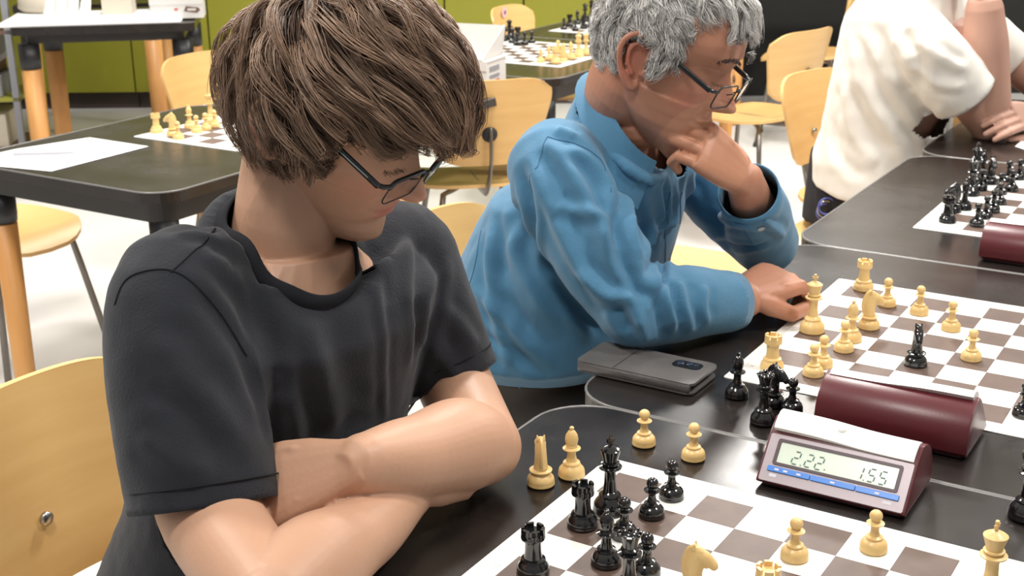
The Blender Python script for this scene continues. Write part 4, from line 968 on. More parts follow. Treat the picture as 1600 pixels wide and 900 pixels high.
def spectacles(parent, Mx, m_front, half_rim=False, y=.103, z=.004, w=.026, h=.0165, tilt=.12, temple_m=None, inlay=False, ear_y=-.03, ear_z=.034, thick=.0013):
    t = bpy.data.objects.new('glasses', None); C.objects.link(t); t.parent = parent; par = Vector(parent.location)
    def X_(p): return Mx @ Vector(p)-par
    def rim(side, k=1.0, dy=0):
        cx = side*(.0345); pts = []
        for a, b in rrect(-w*k, w*k, -h*k, h*k, .009, 5): pts.append((cx+a, y+dy-abs(cx+a)**2*2.2+b*tilt, z+b))
        return pts
    for side in (-1, 1):
        pts = rim(side); lb = bmesh.new(); q = [lb.verts.new(X_((p[0], p[1], p[2]))) for p in rim(side, .985)]; q2 = [lb.verts.new(X_((p[0], p[1]-.0012, p[2]))) for p in rim(side, .985)]
        lb.faces.new(q); lb.faces.new(q2[::-1]); n = len(q)
        for i in range(n): lb.faces.new((q[i], q2[i], q2[(i+1) % n], q[(i+1) % n]))
        obj('lens', lb, M['glass'], t)
        b = bmesh.new(); P = [X_(p) for p in pts]; tube(b, P+[P[0]], thick if not half_rim else thick*.62, 8, caps=False)
        top = [X_(p) for p in pts if p[2] > z+h*.25]
        if half_rim: top = sorted([p for p in pts if p[2] > z+h*.45], key=lambda p: p[0]); tube(b, [X_(p) for p in top], thick*1.9, 8, round_caps=True)
        # pad and end piece
        hx = side*.0345+side*w; yy = y-hx*hx*2.2; tube(b, [X_((hx, yy+.001, z+h*.55)), X_((side*.067, yy-.003, z+h*.55)), X_((side*.0705, yy-.010, z+h*.55))], [.0026, .0028, .0026], 8, round_caps=True)
        tube(b, [X_((side*.010, y-.002, z+.002)), X_((side*.0125, y-.009, z-.002))], .0010, 6, round_caps=True)
        obj('rim', b, m_front, t, True)
        tb = bmesh.new(); path = [(side*.0705, yy-.008, z+h*.55), (side*.0735, (yy+ear_y)/2, (z+h*.55+ear_z)/2), (side*.0765, ear_y+.005, ear_z), (side*.0765, ear_y-.018, ear_z-.012), (side*.0755, ear_y-.030, ear_z-.034)]
        pp_ = smooth_path([X_(p) for p in path], 5); tube(tb, pp_, [(.0025, .0041)]*len(pp_), 8, up=tuple((Mx.to_3x3() @ Vector((0, 0, 1)))), round_caps=True); tm = obj('temple_arm', tb, temple_m or m_front, t, True)
        if inlay:
            ib = bmesh.new(); pa = [(side*.0735, (yy*.85+ear_y*.15), (z+h*.55)*.85+ear_z*.15), (side*.0755, (yy*.45+ear_y*.55), (z+h*.55)*.45+ear_z*.55)]; pa = [(p[0]+side*.0006, p[1], p[2]) for p in pa]; tube(ib, [X_(p) for p in pa], [(.0006, .0010)]*2, 6, up=tuple((Mx.to_3x3() @ Vector((0, 0, 1))))); obj('silver_inlay', ib, M['frame_silver'], tm)
    b = bmesh.new(); tube(b, smooth_path([X_((-.0095, y, z+h*.30)), X_((0, y+.0015, z+h*.55)), X_((.0095, y, z+h*.30))], 5), thick*1.25, 8, round_caps=True); obj('bridge', b, m_front, t, True)
    return t
def rel(o, parent):
    "mesh built in world space: hang it under its person without moving it"
    V = co(o.data)-np.array(parent.location); setco(o.data, V); o.parent = parent; return o
# ---------------------------------------------------------------- the young man in the dark T-shirt
def legs(bm, hipR, hipL, kneeR, kneeL, ankR, ankL, rh=.085, rk=.062, ra=.045):
    for h, k, a in ((hipR, kneeR, ankR), (hipL, kneeL, ankL)):
        limb(bm, [h, (Vector(h)+Vector(k))/2, k], [rh, rh*.9, rk], 18, 5); limb(bm, [k, (Vector(k)+Vector(a))/2, a], [rk, rk*.92, ra], 18, 5)
def shoes(par, ank, fwd):
    for a in ank:
        a = Vector(a); f = Vector(fwd).normalized(); bm = bmesh.new(); s = f.cross(Vector((0, 0, 1))); c = Vector((a.x, a.y, 0))
        loft(bm, [(c-f*.06+Vector((0, 0, .035)), s*.02, Vector((0, 0, .030))), (c-f*.05+Vector((0, 0, .045)), s*.034, Vector((0, 0, .044))), (c+Vector((0, 0, .05)), s*.040, Vector((0, 0, .049))), (c+f*.07+Vector((0, 0, .035)), s*.044, Vector((0, 0, .034))), (c+f*.15+Vector((0, 0, .026)), s*.045, Vector((0, 0, .025))), (c+f*.19+Vector((0, 0, .020)), s*.030, Vector((0, 0, .018)))], 18)
        rel(obj('shoe', bm, M['shoe'], None, True), par)
yp = thing('person', 'person in dark T-shirt and glasses, arms crossed, looking down at the nearest board', 'person', W(-.45, .22, 0))
SL = Vector((.737, .675, 0)); FB = Vector((.675, -.737, 0)); ZV = Vector((0, 0, 1))
HM = head_frame((-.1835, 1.361, 1.157), -23, 28.5, 8, 1.02)
rsh = at(283, 452, 1.25); lsh = at(624, 394, 1.475)
rel_ = atz(425, 945, .795); rwr = atz(640, 772, .783)
lel = atz(755, 698, .792); lwr = atz(560, 729, .846)
hips = W(-.415, .235, .50)
rhem = at(322, 788, 1.165); lhem = at(706, 590, 1.445)
bm = bmesh.new(); head_bm(bm, HM, nose=1.0, jaw=.97)
H = lambda x, y, z: HM @ Vector((x, y, z))
for s in (-1, 1): ear_bm(bm, HM, s)
limb(bm, [Vector((-.262, 1.375, .965)), Vector((-.245, 1.368, 1.04)), H(0, -.028, -.055), H(0, -.018, -.01)], [.066, .056, .056, .050], 24, 6)
limb(bm, [H(-.034, .0, -.075), Vector((-.235, 1.335, 1.03)), Vector((-.222, 1.325, .985))], [.014, .013, .011], 12, 6)
mid = (rsh+lsh)/2
loft(bm, [(hips, SL*.14, FB*.10), (hips.lerp(mid, .35), SL*.13, FB*.09), (hips.lerp(mid, .75)+FB*.01, SL*.155, FB*.10), (mid-Vector((0, 0, .035)), SL*.13, FB*.080), (mid+Vector((0, 0, .025)), SL*.060, FB*.055)], 24)
limb(bm, [rsh, rsh.lerp(rhem, .5), rhem, rel_], [.050, .052, .050, .043]); limb(bm, [lsh, lsh.lerp(lhem, .5), lhem, lel], [.045, .046, .045, .043])
limb(bm, [mid+SL*-.05-ZV*.02, rsh], [.045, .045]); limb(bm, [mid+SL*.06-ZV*.065, lsh-ZV*.018], [.026, .036])
limb(bm, [rel_, rel_.lerp(rwr, .25)+Vector((0, 0, .006)), rel_.lerp(rwr, .6), rwr], [.044, .048, .038, (.029, .025)])
limb(bm, [lel, lel.lerp(lwr, .22)+Vector((0, 0, .006)), lel.lerp(lwr, .62), lwr], [.044, .0520, .043, (.037, .031)])
fd = (lwr-lel).normalized()
hd = (at(450, 760, lwr.y+.012)-lwr).normalized()
hand(bm, lwr+hd*.004+Vector((0, -.003, .006)), hd, Vector((.1, -.70, .70)), 1, [(.12, .15, .15)]*4, 1.14, .02, tdir=-.1, tcurl=(.9, .0))
hd2 = (atz(735, 692, .768)-rwr).normalized(); hand(bm, rwr, Vector((hd2.x, hd2.y, 0)), Vector((0, 0, 1)), 1, [(.05, .1, .1)]*4, .96, .03, tdir=.3)
bodyme = remeshed(bm, .0019, 2, .5)
base = (.56, .325, .215)
def ycol(V): return face_colour(V, HM, base, (.50, .18, .15), (.60, .27, .20), (.30, .18, .125), .38)
SKIN = skin_mat('young_skin', .47)
rel(skin_obj('body', bodyme, None, SKIN, ycol), yp)
# trousers, shoes
bm = bmesh.new(); kR, kL = W(-.02, .36, .47), W(-.02, .08, .47); legs(bm, hips-SL*.09+ZV*.02, hips+SL*.09+ZV*.02, kR, kL, W(.02, .36, .09), W(.02, .08, .09)); loft(bm, [(hips+ZV*-.03, SL*.15, FB*.11), (hips+ZV*.12, SL*.15, FB*.11)], 20)
tm = remeshed(bm, .009, 2); tm.materials.clear(); tm.materials.append(M['trouser']); rel(link('trousers', tm, None, True), yp)
shoes(yp, [W(.02, .36, 0), W(.02, .08, 0)], AX)
# T-shirt
nA, nB, nD = at(372, 360, 1.318), at(525, 470, 1.295), at(546, 385, 1.40)
pn = (nB-nA).cross(nD-nA).normalized(); pn = pn if pn.z > 0 else -pn
cc_ = Vector((-.243, 1.350, 1.03)); cc_ -= pn*(cc_-nA).dot(pn)
nF = (FB-pn*FB.dot(pn)).normalized()
bm = bmesh.new(); up_ = (mid-hips).normalized()
c0 = hips+Vector((0, 0, -.03)); q1 = at(412, 760, 1.345); q2 = at(436, 620, 1.355); q3 = at(455, 500, 1.345)
loft(bm, [(c0, SL*.160, FB*.125), (hips+ZV*.10, SL*.155, FB*.120), (q1, SL*.158, FB*.122), (q2, SL*.162, FB*.122), (q3, SL*.172, FB*.118), (mid+FB*.012-ZV*.025, SL*.160, FB*.105), (mid+FB*.004+ZV*.020, SL*.130, FB*.082), (cc_-pn*.012+nF*.004, SL*.096, nF*.100), (cc_+nF*.005, SL*.088, nF*.096)], 36, 2.25)
# sleeves
rd = (rhem-rsh).normalized(); ld = (lhem-lsh).normalized()
limb(bm, [mid-SL*.085-ZV*.030, rsh-ZV*.004, rsh.lerp(rhem, .45)-SL*.010, rhem, rhem+rd*.05], [.060, .069, (.074, .074), (.078, .076), (.078, .076)], 28, 7)
limb(bm, [mid+SL*.085-ZV*.028, lsh-ZV*.002, lsh.lerp(lhem, .45), lhem, lhem+ld*.05], [.058, .064, (.062, .062), (.058, .056), (.058, .056)], 28, 7)
sm = remeshed(bm, .0042, 8, .6)
FOLDS = [([(700, 400), (690, 470), (672, 560), (655, 610)], .010, .004), ([(655, 395), (655, 470), (650, 560), (640, 640)], .009, -.007), ([(640, 360), (600, 420), (575, 500)], .012, .003),
 ([(560, 380), (590, 470), (600, 560), (602, 660)], .006, .003), ([(520, 480), (545, 560), (560, 640)], .014, -.003), ([(470, 480), (500, 560), (515, 640), (520, 690)], .012, .0045),
 ([(395, 420), (430, 470), (470, 530), (500, 590)], .012, .004), ([(370, 440), (410, 520), (430, 600), (440, 700)], .010, -.006), ([(340, 400), (385, 480), (405, 560), (420, 640)], .010, .005),
 ([(300, 425), (350, 480), (385, 550), (410, 640), (425, 700)], .008, .004), ([(275, 470), (320, 520), (370, 590), (405, 670)], .012, .003), ([(240, 520), (290, 580), (350, 650), (400, 720)], .015, .0035),
 ([(230, 600), (290, 650), (350, 710)], .012, -.003), ([(215, 680), (270, 720), (340, 745)], .011, .003), ([(330, 330), (350, 370), (390, 400), (430, 440)], .010, .004), ([(300, 340), (330, 385), (370, 420)], .009, -.003),
 ([(270, 370), (310, 365), (345, 375)], .008, .0035), ([(440, 610), (460, 670), (455, 720)], .012, .004), ([(690, 480), (720, 510), (745, 545)], .010, .003), ([(665, 520), (690, 560), (715, 590)], .009, .003), ([(480, 700), (530, 690), (580, 670)], .010, .003)]
fold_strokes(sm, FOLDS, micro=.0011, mscale=26)
nfr = [Vector((-.236, 1.364, 1.105)), None]
ncut_n = (ZV*.80+FB*-.60); ncut_p = at(440, 372, 1.30)
neck_c = Vector((-.228, 1.340, 1.035))
# neckline: everything above a tilted plane through nape and throat inside the collar radius
HOLE = (SL, nF, .074, .112, .080)
ob = cloth_obj('t_shirt', sm, M['tshirt'], None, .0022, snaps=[(rhem, rd, .092, .11), (lhem, ld, .078, .11), (cc_, pn, .102, 'hole'), (hips-ZV*.01, -ZV, .3)])
rel(ob, yp)
RL = LOOPS['t_shirt']; band('collar_rib', RL[2], pn, M['tseam'], yp, ob, (.0020, .0085), (.93, -.36), .005)
for L_, n_ in ((RL[0], rd), (RL[1], ld)):
    c = sum(L_, Vector())/len(L_); bm = bmesh.new(); Q = [q-n_*.021+(q-c).normalized()*.0010 for q in L_]; tube(bm, Q+[Q[0]], .0008, 5, caps=False); o = obj('hem_stitch', bm, M['tseam'], None, True); rel(o, yp); o.parent = ob
for pts in ([(180, 475), (195, 440), (225, 424), (265, 422), (300, 440), (345, 490), (385, 555)], [(268, 425), (300, 395), (325, 372), (352, 350)]):
    s = seam('sewn_seam', sm, pts, M['tseam'], None, .0010)
    if s:
        rel(s, yp); s.parent = ob
# ---- hair
g_h = hair_mat('brown_hair', .42)
def y_scalp(p):
    x, y, z = p.T; hl = np.where(np.abs(x) < .05, .086, .075)
    return ((z > hl) | ((z > .045) & (y < .045)) | ((z > -.012) & (y < .020) & (y > -.02)) | ((z > -.062) & (y < -.02)))
GV = np.linalg.inv(np.array(HM)[:3, :3]) @ np.array([0, 0, -1.]); GV /= np.linalg.norm(GV)
WH = np.array([.012, -.060, .118])
def y_flow(q, p0):
    d = q-WH; d /= np.linalg.norm(d, axis=1, keepdims=True)+1e-6; x, y, z = q.T
    f = d.copy(); f[:, 1] += .95*(z > .0)+.25*np.clip((y+.02)/.05, 0, 1); f[:, 2] -= .22+.40*np.clip(-y/.08, 0, 1)
    f[:, 0] += .55*np.clip((y-.02)/.06, 0, 1)*np.clip((z-.03)/.04, 0, 1)
    # strands at the back of the side hang and turn forward at the nape
    k = np.clip((-.02-y)/.05, 0, 1)*np.clip((.06-z)/.05, 0, 1); f += GV*1.3*k[:, None]
    return f
def y_len(p): x, y, z = p.T; return np.where(z > .06, .135, np.where(z > .0, .105, .085))
def y_lift(p, r): x, y, z = p.T; return .006+r*(.030+.014*np.clip(z/.1, 0, 1)+.008*np.clip(y/.08, 0, 1))
def y_lim(q, r):
    x, y, z = q.T; return np.where(y > .045, .034+.012*r-.010*(x > .02), np.where(y > -.004, -.004-.016*r, -.100-.035*r))
P, lr, rg = groom(11, 520, 22, y_scalp, y_flow, y_len, y_lift, y_lim, .0055, .0060, 15, .72)
n = len(P); shade = np.clip(rg.normal(.42, .20, n)+.32*(lr-.5)+.15*np.repeat(rg.normal(size=n//22), 22), 0, 1)[:, None]
cols = np.array([.095, .055, .034])*(1-shade)+np.array([.50, .325, .22])*shade
par = yp; PW = xform(HM, P)-np.array(yp.location)
strands_mesh('hair', PW, rg.uniform(.00034, .00062, n), cols, g_h, yp)
# dense lower layer that hides the scalp
P2, lr2, rg2 = groom(12, 900, 9, y_scalp, y_flow, y_len, lambda p, r: .003+r*.012, y_lim, .005, .002, 9, .5)
n2 = len(P2); sh2 = np.clip(rg2.normal(.25, .12, n2), 0, 1)[:, None]
ol = strands_mesh('hair_underlayer', xform(HM, P2)-np.array(yp.location), rg2.uniform(.0008, .0013, n2), np.array([.045, .023, .013])*(1-sh2)+np.array([.16, .09, .055])*sh2, g_h, yp)
# lashes and brow
def browhair(seed, side, n, x0, x1, z0, y0, ln, dirv, rad, col, parn, Mx, arch=.004):
    r = np.random.default_rng(seed); t = r.uniform(0, 1, n); x = side*(x0+(x1-x0)*t); z = z0+arch*np.sin(t*PI)+r.normal(size=n)*.0016; y = y0-np.abs(x)**2*7.0; k = 6; s = np.linspace(0, 1, k)
    d = np.array(dirv)[None]*np.array([side, 1, 1])+r.normal(size=(n, 3))*.18; d /= np.linalg.norm(d, axis=1, keepdims=True)
    P = np.stack([x, y, z], 1)[:, None]+d[:, None]*(s[None, :, None]*ln); return strands_mesh('eyebrow' if ln > .006 else 'eyelashes', xform(Mx, P)-np.array(parn.location), np.full(n, rad), np.tile(np.array(col), (n, 1)), g_h, parn)
for s in (-1, 1):
    browhair(3, s, 170, .014, .050, .0405, .1060, .0085, (.85, .2, .25), .00030, (.05, .028, .016), yp, HM)
    o = browhair(4, s, 60, .020, .044, .0085, .1005, .0058, (.35, .9, -.15), .00022, (.02, .012, .008), yp, HM, .0)
spectacles(yp, HM, M['frame'], True, y=.1135, z=.000, tilt=.15, inlay=True, ear_y=-.02, ear_z=.036)
# ---------------------------------------------------------------- the grey-haired man in the blue shirt
op = thing('person', 'grey-haired person in blue shirt and glasses, resting chin on fist', 'person', W(-.45, -.60, 0))
OL = Vector((.53, .848, 0)); OF = Vector((.848, -.53, 0))
OM = head_frame((.225, 1.915, 1.134), -31, 22, -2, 1.05)
H = lambda x, y, z: OM @ Vector((x, y, z))
rsh = at(868, 262, 1.87); lsh = at(1052, 225, 2.17); mid = (rsh+lsh)/2; hips = W(-.44, -.60, .52)
rel_ = atz(998, 487, .80); rwr = atz(1163, 468, .785); lel = atz(1196, 378, .80)
mouth = H(0, .10, -.062); fist = H(-.012, .125, -.085)
lwr = at(1163, 281, 1.895)
bm = bmesh.new(); head_bm(bm, OM, nose=1.05, jaw=1.06, heavy=.006)
for s in (-1, 1): ear_bm(bm, OM, s, y0=-.006, z0=-.002, s=1.15)
limb(bm, [mid-ZV*.03, mid+ZV*.05+OF*.005, H(0, -.030, -.055), H(0, -.02, 0)], [.07, .064, .066, .055], 24, 6)
limb(bm, [H(0, .03, -.10), H(0, .0, -.11), mid+ZV*.06+OF*.04], [.026, .034, .038], 14, 5)
loft(bm, [(hips, OL*.15, OF*.11), (hips.lerp(mid, .5), OL*.15, OF*.11), (mid-ZV*.04, OL*.15, OF*.09), (mid+ZV*.03, OL*.085, OF*.06)], 24)
limb(bm, [rsh, rsh.lerp(rel_, .5), rel_], [.042, .042, .038]); limb(bm, [lsh, lsh.lerp(lel, .5), lel], [.042, .042, .036])
limb(bm, [rel_, rel_.lerp(rwr, .3), rwr], [.038, .040, (.030, .026)]); limb(bm, [lel, lel.lerp(lwr, .3), lwr], [.036, .038, (.029, .026)])
hd = (atz(1262, 418, .80)-rwr).normalized()
hand(bm, rwr+hd*.003, hd, Vector((-.2, -.45, .85)), 1, [(.75, 1.2, .9), (.8, 1.25, .9), (.85, 1.3, .9), (.9, 1.3, .9)], 1.12, .02, tdir=.35, tcurl=(.35, .25))
kn = at(1103, 231, 1.870)           # knuckles of the propping fist
hd = (kn-lwr).normalized(); hand(bm, lwr+hd*.002, hd, Vector((.35, -.75, .50)), 1, [(.40, 1.5, .9), (.42, 1.5, .9), (.46, 1.5, .9), (.50, 1.5, .9)], 1.08, .015, tdir=.45, tcurl=(.4, .5))
base = (.46, .215, .135)
def ocol(V):
    c = face_colour(V, OM, base, (.36, .11, .09), (.55, .17, .12), (.26, .16, .13), .22)
    near = np.linalg.norm(V-np.array(kn), axis=1) < .075; c[near] = np.array(base)*np.array([1.12, 1.15, 1.12]); return c
OSK = skin_mat('older_skin', .45)
rel(skin_obj('body', remeshed(bm, .0021, 2, .5), None, OSK, ocol), op)
bm = bmesh.new(); legs(bm, hips-OL*.09, hips+OL*.09, W(-.02, -.45, .50), W(-.02, -.76, .50), W(-.02, -.45, .09), W(-.02, -.76, .09), .095, .068); loft(bm, [(hips-ZV*.05, OL*.17, OF*.12), (hips+ZV*.12, OL*.172, OF*.126)], 20)
tm = remeshed(bm, .009, 2); tm.materials.clear(); tm.materials.append(M['trouser_grey']); rel(link('trousers', tm, None, True), op)
bm = bmesh.new(); loft(bm, [(hips+ZV*.085, OL*.178, OF*.132), (hips+ZV*.122, OL*.178, OF*.132)], 24); rel(obj('belt', bm, M['trouser'], None, True), op)
shoes(op, [W(-.02, -.45, 0), W(-.02, -.76, 0)], AX)
# shirt
throat = at(1035, 264, 1.905); nape = at(942, 122, 2.03); pn = OL.cross(throat-nape).normalized(); pn = pn if pn.z > 0 else -pn; nc = (throat+nape)/2; nu = (throat-nape)/2
def mk_shirt():
    bm = bmesh.new(); q1 = at(858, 520, 2.03); q2 = at(885, 400, 2.03); q3 = at(925, 300, 2.03)
    loft(bm, [(hips+ZV*.035, OL*.200, OF*.165), (hips+ZV*.10, OL*.205, OF*.170), (q1, OL*.205, OF*.168), (q2, OL*.198, OF*.158), (q3, OL*.190, OF*.142), (mid-ZV*.02, OL*.178, OF*.118), (mid+ZV*.026+OF*.01, OL*.145, OF*.092), (nc-pn*.014, OL*.098, nu*1.22), (nc, OL*.090, nu*1.16)], 36, 2.25)
    limb(bm, [mid-OL*.09-ZV*.02, rsh-ZV*.002, rsh.lerp(rel_, .5)-OL*.012, rel_+(rel_-rwr).normalized()*.006], [.062, .072, .069, .054], 28, 7)
    limb(bm, [rel_+(rel_-rwr).normalized()*.006, rel_.lerp(rwr, .35)+ZV*.006, rel_.lerp(rwr, .8), rwr, rwr+(rwr-rel_).normalized()*.04], [.054, .056, .046, .041, .041], 28, 6)
    limb(bm, [mid+OL*.09-ZV*.02, lsh, lsh.lerp(lel, .5), lel], [.060, .066, .064, .056], 28, 7)
    limb(bm, [lel, lel.lerp(lwr, .4), lel.lerp(lwr, .8), lwr, lwr+(lwr-lel).normalized()*.04], [.056, .055, .048, .044, .044], 28, 6)
    return remeshed(bm, .0045, 6, .6)
sm = mk_shirt()
OF_ = [([(850, 220), (880, 250), (905, 290), (935, 350), (960, 400)], .012, .005), ([(830, 240), (850, 300), (880, 370), (920, 440), (960, 490)], .013, .005), ([(815, 270), (830, 340), (860, 420), (900, 480), (940, 520)], .010, -.006), ([(800, 300), (805, 380), (830, 450), (870, 510)], .012, .005),
 ([(780, 330), (780, 400), (800, 470), (840, 540)], .012, -.004), ([(770, 360), (765, 430), (780, 520), (800, 570)], .011, .004), ([(880, 230), (920, 250), (950, 290), (965, 340)], .011, .005), ([(960, 300), (965, 380), (985, 430), (1000, 470)], .010, -.006), ([(975, 290), (985, 350), (1000, 410)], .009, .005),
 ([(1000, 300), (1015, 380), (1020, 440), (1015, 490)], .010, .0045), ([(1030, 440), (1040, 470), (1050, 510)], .009, .005), ([(1010, 450), (1030, 490), (1040, 530)], .008, -.004), ([(1060, 440), (1070, 480), (1080, 520)], .008, .004), ([(985, 450), (1000, 500), (1010, 535)], .010, .005), ([(1100, 445), (1100, 480), (1105, 505)], .008, .0035), ([(960, 480), (985, 520), (1010, 545)], .009, -.004),
 ([(905, 420), (950, 460), (985, 470)], .010, .004), ([(870, 320), (900, 330), (945, 340)], .010, .003), ([(830, 180), (870, 200), (900, 215)], .009, .003), ([(850, 140), (880, 170), (930, 200)], .010, -.003), ([(1120, 330), (1150, 350), (1190, 360)], .008, .004), ([(1120, 380), (1160, 385), (1200, 380)], .008, -.004), ([(1175, 330), (1200, 350), (1225, 370)], .008, .004),
 ([(740, 450), (790, 500), (850, 560)], .012, .004), ([(745, 520), (800, 550), (860, 590)], .010, -.003), ([(1040, 285), (1036, 350), (1034, 420), (1030, 480)], .006, -.006), ([(1056, 285), (1052, 350), (1046, 420)], .007, .003), ([(985, 300), (1005, 360), (1015, 430)], .014, -.005), ([(1075, 260), (1080, 310), (1070, 370)], .010, .004)]
OF_ = [(a, b_*.9, c_*1.8) for a, b_, c_ in OF_]
fold_strokes(sm, OF_, micro=.0024, mscale=17)
rdn = (rwr-rel_).normalized(); ldn = (lwr-lel).normalized()
cuffR = rel_.lerp(rwr, .87); cuffL = lel.lerp(lwr, .78)
HOLE = (OL, nu.normalized(), .076, nu.length+.004, nu.length)
ob = cloth_obj('blue_shirt', sm, M['shirt'], None, .0022, snaps=[(cuffR, rdn, .064, .13), (cuffL, ldn, .066, .14), (nc, pn, nu.length+.02, 'hole'), (hips+ZV*.100, -ZV, .4)])
rel(ob, op)
# collar: stand and two falling leaves
bm = bmesh.new(); rows = []
for k in range(33):
    t = -2.72+5.44*k/32; f = abs(t)/2.72; p = nc-nu*math.cos(t)*1.02+OL*(.079*math.sin(t)); o_ = (-nu.normalized()*math.cos(t)+OL*math.sin(t)).normalized(); w_ = .044+.034*max(0, f-.55)/.45; up = p+pn*(.026-.012*f)-o_*.005; dn = up-pn*w_*.80+o_*(.026+.010*f)+nu.normalized()*.016*max(0, f-.7)
    rows.append([bm.verts.new(q) for q in (p+o_*.002-pn*.006, up-o_*.002, up+o_*.003+pn*.002, dn+o_*.002, dn-o_*.001, up+o_*.003-pn*.003)])
for A, B in zip(rows, rows[1:]):
    for k in range(5): bm.faces.new((A[k], A[k+1], B[k+1], B[k]))
    bm.faces.new((A[5], A[0], B[0], B[5]))
bm.faces.new(rows[0]); bm.faces.new(rows[-1][::-1]); cl = obj('collar', bm, M['shirt'], None, True); rel(cl, op); cl.parent = ob; cl.data.set_sharp_from_angle(angle=1.2)
# cuffs, buttons, placket
def cuff(c, n, r, ln, nm, rr2=None):
    bm = bmesh.new(); tube(bm, [c-n*ln, c-n*ln*.5, c], [r*1.0, r*1.03, r*1.0], 32, caps=False); o = obj(nm, bm, M['shirt'], None, True); s = o.modifiers.new('t', 'SOLIDIFY'); s.thickness = .0032; rel(o, op); o.parent = ob; return o
cR = cuff(cuffR+rdn*.010, rdn, .0425, .058, 'cuff'); cL = cuff(cuffL+ldn*.012, ldn, .0475, .060, 'cuff')
def button(c, n, par=ob):
    n = Vector(n).normalized(); bm = bmesh.new(); lathe(bm, [(0, 0), (.0052, 0), (.0056, .001), (.0052, .0022), (.0036, .0018), (0, .0018)], 16)
    bmesh.ops.transform(bm, matrix=Matrix.Translation(Vector(c)) @ n.to_track_quat('Z', 'Y').to_matrix().to_4x4(), verts=bm.verts); o = obj('button', bm, M['button'], None, True); rel(o, op); o.parent = par
toc = (CAM-cuffL).normalized(); sd = (toc-ldn*toc.dot(ldn)).normalized(); button(cuffL-ldn*.022+sd*.0495, sd)
for pts in ([(855, 214), (848, 232), (840, 260), (832, 300)], [(855, 214), (890, 222), (925, 238), (945, 262), (955, 300)], [(728, 480), (735, 440), (745, 400), (752, 360)], [(1047, 300), (1043, 350), (1039, 410), (1033, 470)], [(1066, 300), (1062, 350), (1056, 410)], [(1150, 345), (1175, 380), (1190, 395)]):
    s = seam('sewn_seam', sm, pts, M['shirt_in'], None, .0006)
    if s: rel(s, op); s.parent = ob
# hair: short, grey, wavy, receding at the temples
o_h = hair_mat('grey_hair', .40)
def o_scalp(p):
    x, y, z = p.T; a = np.abs(x)
    return ((z > .098) & (y < .062-.25*a) & ~((a > .030) & (y > .028))) | ((z > .050) & (y < .020)) | ((z > .0) & (y < .030) & (z < .06) & (y > .012)) | ((z > .036) & (y < .02)) | ((z > -.055) & (y < -.040))
WO = np.array([.0, -.062, .112])
def o_flow(q, p0):
    d = q-WO; d /= np.linalg.norm(d, axis=1, keepdims=True)+1e-6; x, y, z = q.T; f = d.copy(); f[:, 1] += .25; f[:, 2] -= .2; f[:, 1] -= .9*np.clip((.05-z)/.05, 0, 1)*np.clip((y+.03)/.04, 0, 1)
    f += .28*np.stack([np.sin(q[:, 1]*140+q[:, 2]*60), np.cos(q[:, 0]*120), np.sin(q[:, 1]*90+q[:, 0]*100)], 1); return f
def o_len(p): x, y, z = p.T; return np.where(z > .08, .062, np.where(z > .0, .045, .030))+.022*(y > .03)
def o_lift(p, r): x, y, z = p.T; return .005+r*(.014+.018*np.clip((y-.01)/.04, 0, 1)*(z > .08))
def o_lim(q, r): x, y, z = q.T; return np.where(y > .05, .070, np.where(y > .014, -.005-.012*r, np.where(y > -.036, .028+.010*r, -.066-.012*r)))
P, lr, rg = groom(21, 620, 16, o_scalp, o_flow, o_len, o_lift, o_lim, .0045, .0045, 12, .55); n = len(P)
shade = np.clip(rg.normal(.62, .22, n)+.12*np.repeat(rg.normal(size=n//16), 16)+.25*(lr-.5), 0, 1)[:, None]
cols = np.array([.30, .29, .28])*(1-shade)+np.array([.88, .86, .83])*shade
strands_mesh('hair', xform(OM, P)-np.array(op.location), rg.uniform(.0004, .0007, n), cols, o_h, op)
P2, lr2, rg2 = groom(22, 900, 8, o_scalp, o_flow, o_len, lambda p, r: .002+r*.007, o_lim, .005, .002, 8, .4); n2 = len(P2); s2 = np.clip(rg2.normal(.5, .2, n2), 0, 1)[:, None]
strands_mesh('hair_underlayer', xform(OM, P2)-np.array(op.location), rg2.uniform(.0008, .0012, n2), np.array([.22, .215, .21])*(1-s2)+np.array([.60, .59, .57])*s2, o_h, op)
for s in (-1, 1): browhair(23, s, 260, .012, .052, .0425, .1090, .0095, (.8, .35, .1), .00042, (.10, .08, .07), op, OM, .006)
for s in (-1, 1): browhair(24, s, 40, .020, .044, .0095, .1005, .0055, (.3, .9, -.15), .00022, (.05, .04, .03), op, OM, .0)
spectacles(op, OM, M['frame'], False, y=.1165, z=.000, w=.0255, h=.0165, tilt=.10, ear_y=-.010, ear_z=.034, thick=.0013)
# ---------------------------------------------------------------- the person in white, leaning on the fourth table
wp = thing('person', 'person in white T-shirt leaning on the table with one hand at the face', 'person', W(-.40, -2.17, 0))
WL = Vector((.53, .848, 0)); WF = Vector((.848, -.53, 0)); hips = W(-.40, -2.20, .56)
rsh = at(1440, 62, 3.13); lsh = rsh+Vector((.19, .30, .0)); mid = (rsh+lsh)/2
rel_ = at(1543, 196, 3.18); rwr = at(1538, 12, 3.16); lel = W(.05, -2.42, .79); lwr = at(1612, 178, 3.20)
hq = at(1428, -22, 3.31)
HW = head_frame((hq+Vector((.115, -.075, .15)))[:], -32, 35, 0, 1.0); H = lambda x, y, z: HW @ Vector((x, y, z))
bm = bmesh.new(); head_bm(bm, HW, nx=90, nz=90)
for s in (-1, 1): ear_bm(bm, HW, s)
limb(bm, [hq-ZV*.06, hq+WF*.05+ZV*.03, H(0, -.03, -.055), H(0, -.02, 0)], [.07, .06, .06, .055], 24, 6)
